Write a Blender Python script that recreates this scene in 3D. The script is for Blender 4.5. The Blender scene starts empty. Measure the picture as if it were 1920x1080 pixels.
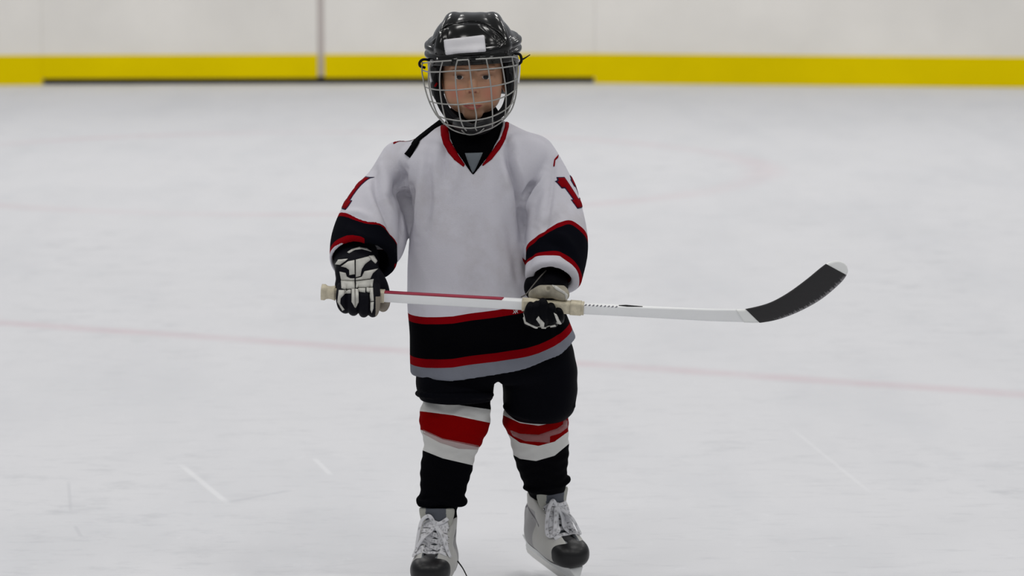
import bpy, math, random
import numpy as np
from mathutils import Vector, Matrix
from mathutils.bvhtree import BVHTree
from mathutils.geometry import delaunay_2d_cdt
random.seed(4); rng = np.random.default_rng(4)
S = bpy.context.scene; COL = S.collection
R = math.radians

# ------------------------------------------------------------------ camera, world, lights
FPX = 6957.0; CAM_H = 1.66; CAM_D = 8.0; TILT = R(7.0)
cam_d = bpy.data.cameras.new('camera'); cam = bpy.data.objects.new('camera', cam_d); COL.objects.link(cam)
cam_d.sensor_width = 36; cam_d.lens = FPX * 36 / 1920
cam.location = (0, -CAM_D, CAM_H); cam.rotation_euler = (math.pi / 2 - TILT, 0, 0)
cam_d.clip_end = 200
cam_d.dof.use_dof = True; cam_d.dof.focus_distance = 7.9; cam_d.dof.aperture_fstop = 5.2
S.camera = cam
w = bpy.data.worlds.new('world'); S.world = w; w.use_nodes = True
w.node_tree.nodes['Background'].inputs[0].default_value = (0.93, 0.95, 1.0, 1)
w.node_tree.nodes['Background'].inputs[1].default_value = 0.30
def area(loc, sx, sy, e, rot=(0, 0, 0), col=(1, .98, .95)):
    l = bpy.data.lights.new('arena_light', 'AREA'); l.shape = 'RECTANGLE'; l.size = sx; l.size_y = sy; l.energy = e; l.color = col
    o = bpy.data.objects.new('arena_light', l); COL.objects.link(o); o.location = loc; o.rotation_euler = rot
for ly, le in ((-4.5, 76), (0.5, 66), (6, 60), (11.8, 120)):
    for lx in (-6.5, -2.2, 2.2, 6.5):
        area((lx, ly, 7.5), 1.5, .55, le)
S.view_settings.view_transform = 'Standard'; S.view_settings.look = 'None'
S.view_settings.gamma = 1; S.view_settings.use_curve_mapping = False
S.view_settings.exposure = 0.0

# ------------------------------------------------------------------ pixel helpers
ct, st = math.cos(TILT), math.sin(TILT)
def ray(px, py):
    a = (px - 960) / FPX; b = -(py - 540) / FPX
    return Vector((a, ct + b * st, -st + b * ct))      # world direction
CO = Vector((0, -CAM_D, CAM_H))
def P(px, py, Y):
    d = ray(px, py); t = (Y + CAM_D) / d.y
    return CO + d * t
def ICE(px, py):
    d = ray(px, py); t = -CAM_H / d.z
    return CO + d * t
def to_px(x, y, z):
    dx, dy, dz = x, y + CAM_D, z - CAM_H
    f = dy * ct - dz * st; u = dy * st + dz * ct
    return 960 + FPX * dx / f, 540 - FPX * u / f
def sc(Y=0.0): return (Y + CAM_D) / FPX
def PA(pts): return [tuple(P(*p)) for p in pts]

# ------------------------------------------------------------------ materials
def mat(name, col=(.5, .5, .5), rough=.6, metal=0, bump=0, scale=200, var=0, spec=.5, coat=0, attr=None, sss=0, trans=0, alpha=1, stretch=None, bumpd=.001):
    m = bpy.data.materials.new(name); m.use_nodes = True; nt = m.node_tree; b = nt.nodes['Principled BSDF']
    b.inputs['Base Color'].default_value = (*col, 1); b.inputs['Roughness'].default_value = rough
    b.inputs['Metallic'].default_value = metal; b.inputs['Specular IOR Level'].default_value = spec
    b.inputs['Coat Weight'].default_value = coat; b.inputs['Coat Roughness'].default_value = .05
    if trans: b.inputs['Transmission Weight'].default_value = trans
    if alpha < 1: b.inputs['Alpha'].default_value = alpha
    if sss:
        b.inputs['Subsurface Weight'].default_value = sss; b.inputs['Subsurface Radius'].default_value = (.012, .004, .002); b.inputs['Subsurface Scale'].default_value = 1
    L = nt.links; N = nt.nodes.new
    src = None
    if attr:
        a = N('ShaderNodeAttribute'); a.attribute_name = attr; src = a.outputs['Color']
    tc = N('ShaderNodeTexCoord'); mp = N('ShaderNodeMapping'); L.new(tc.outputs['Object'], mp.inputs[0])
    if stretch: mp.inputs['Scale'].default_value = stretch
    if var:
        n = N('ShaderNodeTexNoise'); n.inputs['Scale'].default_value = scale * .25; n.inputs['Detail'].default_value = 5
        L.new(mp.outputs[0], n.inputs[0])
        mr = N('ShaderNodeMapRange'); mr.inputs[1].default_value = .3; mr.inputs[2].default_value = .7
        mr.inputs[3].default_value = 1 - var; mr.inputs[4].default_value = 1 + var * .5
        L.new(n.outputs[0], mr.inputs[0])
        mx = N('ShaderNodeMix'); mx.data_type = 'RGBA'; mx.blend_type = 'MULTIPLY'; mx.inputs[0].default_value = 1
        if src: L.new(src, mx.inputs[6])
        else: mx.inputs[6].default_value = (*col, 1)
        L.new(mr.outputs[0], mx.inputs[7]); src = mx.outputs[2]
    if src: L.new(src, b.inputs['Base Color'])
    if bump:
        n = N('ShaderNodeTexNoise'); n.inputs['Scale'].default_value = scale; n.inputs['Detail'].default_value = 3
        L.new(mp.outputs[0], n.inputs[0])
        bp = N('ShaderNodeBump'); bp.inputs['Strength'].default_value = bump; bp.inputs['Distance'].default_value = bumpd
        L.new(n.outputs[0], bp.inputs['Height']); L.new(bp.outputs[0], b.inputs['Normal'])
    return m
RED = (.215, .0008, .004); BLACK = (.0022, .0022, .0032); WHITE = (.62, .61, .66)
M = dict(
    black_plastic=mat('black_plastic', (.004, .004, .0035), .17, spec=.34),
    matte_black=mat('matte_black', (.004, .004, .005), .6, bump=.3, scale=300, spec=.15),
    black_cloth=mat('black_cloth', (.0012, .0012, .0018), .85, bump=.5, scale=500, spec=.02),
    pants=mat('pants', (.0020, .0022, .0040), .75, bump=.5, scale=350, spec=.04),
    skin=mat('skin', (.5, .3, .2), .5, attr='skin', sss=.12, spec=.35),
    steel=mat('steel', (.62, .62, .6), .25, metal=1),
    wire=mat('wire', (.34, .34, .32), .4, metal=.6),
    sticker=mat('sticker', (.66, .65, .67), .5, var=.08, scale=120),
    red_cloth=mat('red_cloth', RED, .75, bump=.4, scale=500, spec=.03),
    navy=mat('navy', (.012, .010, .04), .8, spec=.2),
    grey_cloth=mat('grey_cloth', (.13, .15, .165), .8, bump=.3, scale=400),
    pad=mat('glove_pad', (.58, .57, .52), .5, var=.25, scale=160, bump=.3),
    tan=mat('palm_leather', (.34, .31, .24), .75, var=.3, scale=180, bump=.6),
    glove=mat('glove_black', (.003, .003, .0045), .5, attr='tint', bump=.4, scale=250, spec=.04),
    stickw=mat('stick_white', (.86, .87, .87), .35, var=.05, scale=40),
    stickr=mat('stick_red', (.36, .02, .05), .35),
    tape=mat('cream_tape', (.62, .56, .42), .8, var=.25, scale=250, bump=.8),
    btape=mat('black_tape', (.014, .013, .014), .5, bump=.5, scale=150, attr='tint'),
    clearp=mat('clear_tip', (.82, .83, .81), .3, spec=.5),
    boot=mat('boot_leather', (.5, .5, .48), .5, attr='tint', bump=.3, scale=250),
    toe=mat('toe_cap', (.006, .006, .007), .38, bump=.2, scale=120, spec=.35),
    tongue=mat('tongue_felt', (.085, .095, .11), .8, attr='tint', bump=.5, scale=350),
    holder=mat('holder_plastic', (.72, .73, .72), .4),
    eyew=mat('eye_white', (.70, .64, .60), .15), iris=mat('iris', (.022, .010, .006), .08), pupil=mat('pupil', (.002, .002, .002), .05),
)
def lace_mat():
    m = mat('lace_cloth', (.6, .6, .6), .8, bump=.3, scale=500); nt = m.node_tree; b = nt.nodes['Principled BSDF']
    a = nt.nodes.new('ShaderNodeAttribute'); a.attribute_name = 'tint'
    nt.links.new(a.outputs['Color'], b.inputs['Base Color']); return m
M['lace'] = lace_mat()

def knit_mat(name, bands, attr='band', vary=.12, scale=60, ref=1.0, bump=.5):
    """colour bands over a float attribute; bands = [(start, colour)...], attribute scaled by ref into 0..1"""
    m = bpy.data.materials.new(name); m.use_nodes = True; nt = m.node_tree; b = nt.nodes['Principled BSDF']
    b.inputs['Roughness'].default_value = .85; b.inputs['Specular IOR Level'].default_value = .02
    N = nt.nodes.new; L = nt.links
    def ramp(at, bs):
        a = N('ShaderNodeAttribute'); a.attribute_name = at
        mu = N('ShaderNodeMath'); mu.operation = 'MULTIPLY'; mu.inputs[1].default_value = ref
        L.new(a.outputs['Fac'], mu.inputs[0])
        r = N('ShaderNodeValToRGB'); r.color_ramp.interpolation = 'CONSTANT'
        while len(r.color_ramp.elements) < len(bs): r.color_ramp.elements.new(.5)
        for e, (p, c) in zip(r.color_ramp.elements, bs):
            e.position = min(1, max(0, p * ref)); e.color = (*c, 1)
        L.new(mu.outputs[0], r.inputs[0]); return r.outputs[0]
    c = ramp(attr, bands[0])
    if len(bands) > 1:
        c2 = ramp('band2', bands[1])
        mx = N('ShaderNodeMix'); mx.data_type = 'RGBA'
        a = N('ShaderNodeAttribute'); a.attribute_name = 'zone'
        gt = N('ShaderNodeMath'); gt.operation = 'GREATER_THAN'; gt.inputs[1].default_value = 0; L.new(a.outputs['Fac'], gt.inputs[0])
        L.new(gt.outputs[0], mx.inputs[0]); L.new(c, mx.inputs[6]); L.new(c2, mx.inputs[7]); c = mx.outputs[2]
    tc = N('ShaderNodeTexCoord'); n = N('ShaderNodeTexNoise'); n.inputs['Scale'].default_value = scale * .22; n.inputs['Detail'].default_value = 6; n.inputs['Roughness'].default_value = .65
    L.new(tc.outputs['Object'], n.inputs[0])
    mr = N('ShaderNodeMapRange'); mr.inputs[1].default_value = .52; mr.inputs[2].default_value = .72; mr.inputs[3].default_value = 0; mr.inputs[4].default_value = vary
    L.new(n.outputs[0], mr.inputs[0])
    mx = N('ShaderNodeMix'); mx.data_type = 'RGBA'; mx.blend_type = 'MULTIPLY'
    L.new(mr.outputs[0], mx.inputs[0]); L.new(c, mx.inputs[6]); mx.inputs[7].default_value = (.55, .5, .42, 1)
    L.new(mx.outputs[2], b.inputs['Base Color'])
    n2 = N('ShaderNodeTexNoise'); n2.inputs['Scale'].default_value = 450
    L.new(tc.outputs['Object'], n2.inputs[0])
    bp = N('ShaderNodeBump'); bp.inputs['Strength'].default_value = bump; bp.inputs['Distance'].default_value = .001
    L.new(n2.outputs[0], bp.inputs['Height']); L.new(bp.outputs[0], b.inputs['Normal'])
    return m

# ------------------------------------------------------------------ object helpers
def tag(o, label=None, cat=None, group=None, kind=None):
    if label: o['label'] = label
    if cat: o['category'] = cat
    if group: o['group'] = group
    if kind: o['kind'] = kind
    return o
def empty(name, loc):
    o = bpy.data.objects.new(name, None); COL.objects.link(o); o.location = loc; o.empty_display_size = .1; return o
def link(name, me, m, parent=None, smooth=True):
    o = bpy.data.objects.new(name, me); COL.objects.link(o)
    for x in (m if isinstance(m, (list, tuple)) else [m]): me.materials.append(x)
    if smooth and len(me.polygons): me.polygons.foreach_set('use_smooth', [True] * len(me.polygons))
    if parent is not None:
        o.parent = parent
        if parent.parent is None: o.matrix_parent_inverse = Matrix.Translation(-Vector(parent.location))
    return o
def world_loc(o):
    v = Vector((0, 0, 0))
    while o is not None:
        v += o.location; o = o.parent
        if o is not None and o.parent is None: v += o.location; break
    return v
# all meshes are built in world coordinates; only root empties carry a location
def world_loc(o):
    while o.parent is not None: o = o.parent
    return Vector(o.location)
def mesh(V, F):
    me = bpy.data.meshes.new('m'); V = np.asarray(V, dtype=np.float32); F = np.asarray(F, dtype=np.int32)
    n, k = F.shape
    me.vertices.add(len(V)); me.vertices.foreach_set('co', V.ravel())
    me.loops.add(n * k); me.loops.foreach_set('vertex_index', F.ravel())
    me.polygons.add(n); me.polygons.foreach_set('loop_start', np.arange(0, n * k, k, dtype=np.int32))
    me.update(calc_edges=True); return me
def mesh_list(V, F):
    me = bpy.data.meshes.new('m'); me.from_pydata([tuple(v) for v in V], [], [tuple(f) for f in F]); me.update(); return me
def fattr(me, name, vals):
    a = me.attributes.new(name, 'FLOAT', 'POINT'); a.data.foreach_set('value', np.asarray(vals, dtype=np.float32))
def cattr(me, name, rgb):
    a = me.attributes.new(name, 'FLOAT_COLOR', 'POINT')
    c = np.ones((len(rgb), 4), np.float32); c[:, :3] = rgb; a.data.foreach_set('color', c.ravel())
def const_tint(me, col): cattr(me, 'tint', np.tile(np.array(col, np.float32), (len(me.vertices), 1)))
def normals(V, F):
    a, b, c = V[F[:, 0]], V[F[:, 1]], V[F[:, 2]]; d = V[F[:, -1]]
    n = np.cross(c - a, (d - b) if F.shape[1] == 4 else (c - b))
    N = np.zeros_like(V)
    for k in range(F.shape[1]):
        for j in range(3): N[:, j] += np.bincount(F[:, k], n[:, j], len(V))
    return N / (np.linalg.norm(N, axis=1, keepdims=True) + 1e-12)
def smooth(V, F, it=3, lam=.5):
    E = np.concatenate([F[:, [i, (i + 1) % F.shape[1]]] for i in range(F.shape[1])]); E = np.concatenate([E, E[:, ::-1]])
    deg = np.bincount(E[:, 0], minlength=len(V))[:, None] + 1e-9
    for _ in range(it):
        A = np.stack([np.bincount(E[:, 0], V[E[:, 1], j], len(V)) for j in range(3)], 1) / deg
        V = V + lam * (A - V)
    return V
def bvh_of(V, F): return BVHTree.FromPolygons([tuple(v) for v in V.tolist()], F.tolist())

# ------------------------------------------------------------------ signed distance modelling
def smin(a, b, k):
    if k <= 0: return np.minimum(a, b)
    h = np.clip(.5 + .5 * (b - a) / k, 0, 1); return b + (a - b) * h - k * h * (1 - h)
def smax(a, b, k): return -smin(-a, -b, k)
def cr(pts, n):
    p = np.asarray(pts, float)
    if len(p) < 3:
        t = np.linspace(0, 1, n)[:, None]; return p[0] * (1 - t) + p[-1] * t
    p = np.vstack([2 * p[0] - p[1], p, 2 * p[-1] - p[-2]])
    out = []; m = len(p) - 3
    for t in np.linspace(0, m, n):
        i = min(int(t), m - 1); u = t - i; a, b, c, d = p[i:i + 4]
        out.append(.5 * (2 * b + (c - a) * u + (2 * a - 5 * b + 4 * c - d) * u * u + (3 * b - a - 3 * c + d) * u ** 3))
    return np.array(out)
class Field:
    def __init__(s, lo, hi, h):
        s.lo = np.array(lo, float); s.h = h; s.n = np.ceil((np.array(hi) - s.lo) / h).astype(int) + 1
        s.F = np.full(tuple(s.n), .08, np.float32)
        s.ax = [s.lo[i] + h * np.arange(s.n[i]) for i in range(3)]
    def sub(s, lo, hi):
        sl = []
        for i in range(3):
            a = int(max(0, math.floor((lo[i] - s.lo[i]) / s.h))); b = int(min(s.n[i], math.ceil((hi[i] - s.lo[i]) / s.h) + 1)); sl.append(slice(a, max(a, b)))
        x, y, z = (s.ax[i][sl[i]] for i in range(3))
        return tuple(sl), x[:, None, None], y[None, :, None], z[None, None, :]
    def add(s, fn, lo=None, hi=None, k=.0):
        lo = s.lo if lo is None else lo; hi = s.lo + s.h * s.n if hi is None else hi
        sl, x, y, z = s.sub(lo, hi)
        if s.F[sl].size: s.F[sl] = smin(s.F[sl], fn(x, y, z), k)
    def cut(s, fn, lo=None, hi=None, k=.0):
        lo = s.lo if lo is None else lo; hi = s.lo + s.h * s.n if hi is None else hi
        sl, x, y, z = s.sub(lo, hi)
        if s.F[sl].size: s.F[sl] = smax(s.F[sl], -fn(x, y, z), k)
    def clip(s, fn, k=0.):
        sl, x, y, z = s.sub(s.lo, s.lo + s.h * s.n); s.F = smax(s.F, fn(x, y, z), k).astype(np.float32)
    def tube(s, pts, radii, k=.0, n=None, cut=False, sx=1.0):
        n = n or max(2, 4 * (len(pts) - 1) + 1) if len(pts) > 2 else 2
        q = cr([(*p, r) for p, r in zip(pts, radii)], n)
        m = max(k, .004) + .006
        for a, b in zip(q[:-1], q[1:]):
            r = max(a[3], b[3]) + m
            lo = np.minimum(a[:3], b[:3]) - r; hi = np.maximum(a[:3], b[:3]) + r
            fn = seg(a, b)
            # joint pieces of one tube merge with a plain minimum, the tube with the rest smoothly
            (s.cut if cut else s.add)(fn, lo, hi, k)
    def ell(s, c, r, k=.0, n=2., cut=False):
        c = np.array(c); r = np.array(r); m = k + .01
        (s.cut if cut else s.add)(ellf(c, r, n), c - r - m, c + r + m, k)
    def mesh(s, it=2):
        F = s.F.copy(); F[0] = F[-1] = .05; F[:, 0] = F[:, -1] = .05; F[:, :, 0] = F[:, :, -1] = .05
        V, Q = nets(F, s.lo, s.h)
        if it: V = smooth(V, Q, it)
        return V, Q
def seg(a, b):
    a = np.array(a, np.float32); b = np.array(b, np.float32); d = b[:3] - a[:3]; L = float(d @ d) + 1e-12
    def f(x, y, z):
        X, Y, Z = x - a[0], y - a[1], z - a[2]
        t = np.clip((X * d[0] + Y * d[1] + Z * d[2]) / L, 0, 1)
        return np.sqrt((X - t * d[0]) ** 2 + (Y - t * d[1]) ** 2 + (Z - t * d[2]) ** 2) - (a[3] + t * (b[3] - a[3]))
    return f
def ellf(c, r, n=2.):
    def f(x, y, z):
        return ((np.abs((x - c[0]) / r[0]) ** n + np.abs((y - c[1]) / r[1]) ** n + np.abs((z - c[2]) / r[2]) ** n) ** (1 / n) - 1) * min(r)
    return f
def loftf(rings, n=2.5, samples=60, off=0.0, capr=.01):
    """rings: (z, cx, cy, a, b) along z"""
    q = cr(sorted(rings), samples); zs = q[:, 0]
    def f(x, y, z):
        zz = z
        cx, cy, a, b = (np.interp(zz, zs, q[:, i]) for i in (1, 2, 3, 4))
        a = a + off; b = b + off
        d = ((np.abs((x - cx) / a) ** n + np.abs((y - cy) / b) ** n) ** (1 / n) - 1) * np.minimum(a, b)
        return smax(smax(d, zs[0] - off - zz, capr), zz - zs[-1] - off, capr)
    return f
def px_rings(rows, Ydef=0.0):
    """rows (py, xl, xr, half depth, Yc) -> rings"""
    out = []
    for py, xl, xr, b, Y in rows:
        p = P((xl + xr) / 2, py, Y); out.append((p.z, p.x, Y, (xr - xl) / 2 * sc(Y), b))
    return out
def nets(F, org, h):
    s = F < 0
    c = np.zeros(tuple(np.array(F.shape) - 1), np.int8)
    for i in (0, 1):
        for j in (0, 1):
            for k in (0, 1):
                c += s[i:F.shape[0] - 1 + i, j:F.shape[1] - 1 + j, k:F.shape[2] - 1 + k]
    act = (c > 0) & (c < 8); ids = np.argwhere(act); idx = np.full(act.shape, -1, np.int32); idx[act] = np.arange(len(ids))
    acc = np.zeros((len(ids), 3)); cnt = np.zeros(len(ids))
    for ax in range(3):
        o1, o2 = [q for q in range(3) if q != ax]
        for u in (0, 1):
            for v in (0, 1):
                oa = np.zeros(3, int); oa[o1] = u; oa[o2] = v; ob = oa.copy(); ob[ax] = 1
                A = ids + oa; B = ids + ob
                fa = F[A[:, 0], A[:, 1], A[:, 2]]; fb = F[B[:, 0], B[:, 1], B[:, 2]]
                m = (fa < 0) != (fb < 0); t = np.where(m, fa / np.where(m, fa - fb, 1), 0)
                p = A.astype(float); p[:, ax] += t
                acc[m] += p[m]; cnt[m] += 1
    V = acc / cnt[:, None] * h + org
    Q = []
    for ax in range(3):
        o1, o2 = (ax + 1) % 3, (ax + 2) % 3
        a = [slice(None)] * 3; b = [slice(None)] * 3; a[ax] = slice(0, -1); b[ax] = slice(1, None)
        ch = s[tuple(a)] != s[tuple(b)]
        e = np.argwhere(ch)
        e = e[(e[:, o1] > 0) & (e[:, o2] > 0) & (e[:, o1] < F.shape[o1] - 1) & (e[:, o2] < F.shape[o2] - 1)]
        def cell(d1, d2):
            q = e.copy(); q[:, o1] -= d1; q[:, o2] -= d2; return idx[q[:, 0], q[:, 1], q[:, 2]]
        q = np.stack([cell(1, 1), cell(0, 1), cell(0, 0), cell(1, 0)], 1)
        ins = s[e[:, 0], e[:, 1], e[:, 2]]
        q[~ins] = q[~ins][:, ::-1]; Q.append(q)
    return V, np.concatenate(Q)

# ------------------------------------------------------------------ ribbons, tubes, pads
def tube_mesh(paths, r, seg_=8, n_per=6, closed=False, parts=None):
    V, F = [], []
    for path in paths:
        rr = r
        q = cr(path, max(2, n_per * (len(path) - 1) + 1)) if len(path) > 2 else np.array(path, float)
        T = np.gradient(q, axis=0); T /= np.linalg.norm(T, axis=1, keepdims=True) + 1e-9
        up = np.array([0, -1, .3]) if abs(T[0] @ np.array([0, -1, .3])) < .9 else np.array([1., 0, 0])
        base = len(V)
        for i, (p, t) in enumerate(zip(q, T)):
            a = np.cross(t, up); a /= np.linalg.norm(a) + 1e-9; b = np.cross(t, a); up = -np.cross(t, a) if False else up
            ri = rr if np.isscalar(rr) else np.interp(i / (len(q) - 1), np.linspace(0, 1, len(rr)), rr)
            for k in range(seg_):
                th = 2 * math.pi * k / seg_; V.append(p + ri * (math.cos(th) * a + math.sin(th) * b))
        for i in range(len(q) - 1):
            for k in range(seg_):
                a0 = base + i * seg_ + k; a1 = base + i * seg_ + (k + 1) % seg_
                F.append((a0, a1, a1 + seg_, a0 + seg_))
        F.append(tuple(base + k for k in range(seg_))[::-1]); F.append(tuple(base + (len(q) - 1) * seg_ + k for k in range(seg_)))
    return mesh_list(V, F)
def ribbon(paths, width, th, n_per=6, tint=None):
    """paths: lists of (pos, normal); flat band with thickness"""
    V, F, C = [], [], []
    for path in paths:
        q = cr([(*p, *n) for p, n in path], n_per * (len(path) - 1) + 1); pos = q[:, :3]; nn = q[:, 3:]
        T = np.gradient(pos, axis=0); base = len(V); ds = 0
        for i in range(len(pos)):
            t = T[i] / (np.linalg.norm(T[i]) + 1e-9); n = nn[i] - t * (nn[i] @ t); n /= np.linalg.norm(n) + 1e-9; s = np.cross(t, n)
            if i: ds += np.linalg.norm(pos[i] - pos[i - 1])
            for a, b in ((-.5, 0), (-.38, 1), (-.12, 1.05), (.12, 1.05), (.38, 1), (.5, 0), (.3, -.2), (-.3, -.2)):
                V.append(pos[i] + s * a * width + n * b * th)
                sp = .5 + .5 * math.sin(ds * 2600 + a * 5)
                C.append((ds, a))
        k = 8
        for i in range(len(pos) - 1):
            for j in range(k):
                a0 = base + i * k + j; a1 = base + i * k + (j + 1) % k; F.append((a0, a1, a1 + k, a0 + k))
        F.append(tuple(base + j for j in range(k))[::-1]); F.append(tuple(base + (len(pos) - 1) * k + j for j in range(k)))
    me = mesh_list(V, F); C = np.array(C)
    g = np.where((np.abs(C[:, 1]) < .2) & (np.sin(C[:, 0] * 1500) > .55), .34, .64)[:, None]
    cattr(me, 'tint', g * np.array([[1, 1, 1.03]])); return me
def cam_cast(u, v): return CO, ray(u, v).normalized()
def pad(poly, bvhs, th=.003, off=.0006, step=5., cast=cam_cast, edge=None, miss_y=None):
    """raised patch of the given outline lying on a surface; returns V, F"""
    if not isinstance(bvhs, (list, tuple)): bvhs = [bvhs]
    poly = np.array(poly, float); n = len(poly); edge = edge or step * .8
    B = []
    for i in range(n):
        a, b = poly[i], poly[(i + 1) % n]; m = max(1, int(np.ceil(np.linalg.norm(b - a) / step)))
        B += [a + (b - a) * j / m for j in range(m)]
    B = np.array(B); nb = len(B); lo, hi = B.min(0), B.max(0)
    G = np.array([(x, y) for x in np.arange(lo[0] + step * .5, hi[0], step) for y in np.arange(lo[1] + step * .5, hi[1], step)]).reshape(-1, 2)
    def inside(p):
        c = False; j = n - 1
        for i in range(n):
            if (poly[i][1] > p[1]) != (poly[j][1] > p[1]) and p[0] < (poly[j][0] - poly[i][0]) * (p[1] - poly[i][1]) / (poly[j][1] - poly[i][1]) + poly[i][0]: c = not c
            j = i
        return c
    def bd(p):
        A = poly; C = np.roll(poly, -1, 0); d = C - A; t = np.clip(((p - A) * d).sum(1) / ((d * d).sum(1) + 1e-9), 0, 1)
        return np.sqrt((((A + d * t[:, None]) - p) ** 2).sum(1).min())
    keep = [g for g in G if inside(g) and bd(g) > step * .45]
    # an inner ring near the outline gives the rounded rim
    pts = [Vector(p) for p in B] + [Vector(p) for p in keep]
    vo, _, fo, *_ = delaunay_2d_cdt(pts, [(i, (i + 1) % nb) for i in range(nb)], [], 1, 1e-6)
    top, bot, Vs = [], [], []
    ok = []
    for p in vo:
        o, d = cast(p[0], p[1]); best = None
        for b in bvhs:
            hit, nn, _, dist = b.ray_cast(o, d)
            if hit is not None and (best is None or dist < best[2]): best = (hit, nn, dist)
        ok.append(best)
    good = [b[2] for b in ok if b]
    if not good: return np.zeros((0, 3)), []
    med = float(np.median(good))
    for p, b in zip(vo, ok):
        o, d = cast(p[0], p[1])
        if b is None:
            q = o + d * med; best = None
            for bb in bvhs:
                h = bb.find_nearest(q)
                if h[0] is not None and (best is None or h[3] < best[2]): best = (h[0], h[1], h[3])
            b = best
        nn = b[1] if b[1].dot(d) < 0 else b[1]
        e = bd(np.array(p)); hgt = off + th * min(1, .35 + .65 * math.sin(min(1, e / edge) * math.pi / 2))
        top.append(b[0] + nn * hgt); bot.append(b[0] - nn * .0015)
    m = len(vo); F = []
    for f in fo:
        a, b2, c = (top[i] for i in f); o, d = cast(0, 0)
        nrm = (b2 - a).cross(c - a)
        if nrm.dot(cast(*vo[f[0]])[1]) > 0: f = f[::-1]
        F.append(tuple(f)); F.append(tuple(i + m for i in f[::-1]))
    from collections import Counter
    ec = {}
    for f in F[::2]:
        for i in range(3):
            e = (f[i], f[(i + 1) % 3]); ec[e] = 1
    for (a, b2) in list(ec):
        if (b2, a) not in ec: F.append((b2, a, a + m, b2 + m))
    return np.array([tuple(v) for v in top + bot]), F
def pads(polys, bvhs, **kw):
    V, F = [], []; n = 0
    for poly in polys:
        v, f = pad(poly, bvhs, **kw)
        V += list(v); F += [tuple(i + n for i in q) for q in f]; n += len(v)
    return mesh_list(V, F)
def crop(poly, ox, oy, s): return [(ox + x / s, oy + y / s) for x, y in poly]
def pxgrid(x, y, z): return to_px(x, y, z)
def poly_sdf(poly, X, Y):
    poly = np.array(poly, float); n = len(poly)
    d = np.full(np.broadcast(X, Y).shape, 1e9); ins = np.zeros(d.shape, bool); j = n - 1
    for i in range(n):
        ax, ay = poly[i]; bx, by = poly[j]; ex, ey = bx - ax, by - ay
        t = np.clip(((X - ax) * ex + (Y - ay) * ey) / (ex * ex + ey * ey + 1e-9), 0, 1)
        d = np.minimum(d, (X - ax - t * ex) ** 2 + (Y - ay - t * ey) ** 2)
        c = ((ay > Y) != (by > Y)) & (X < (bx - ax) * (Y - ay) / (by - ay + 1e-12) + ax); ins ^= c
        j = i
    return np.where(ins, -1, 1) * np.sqrt(d)

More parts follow.
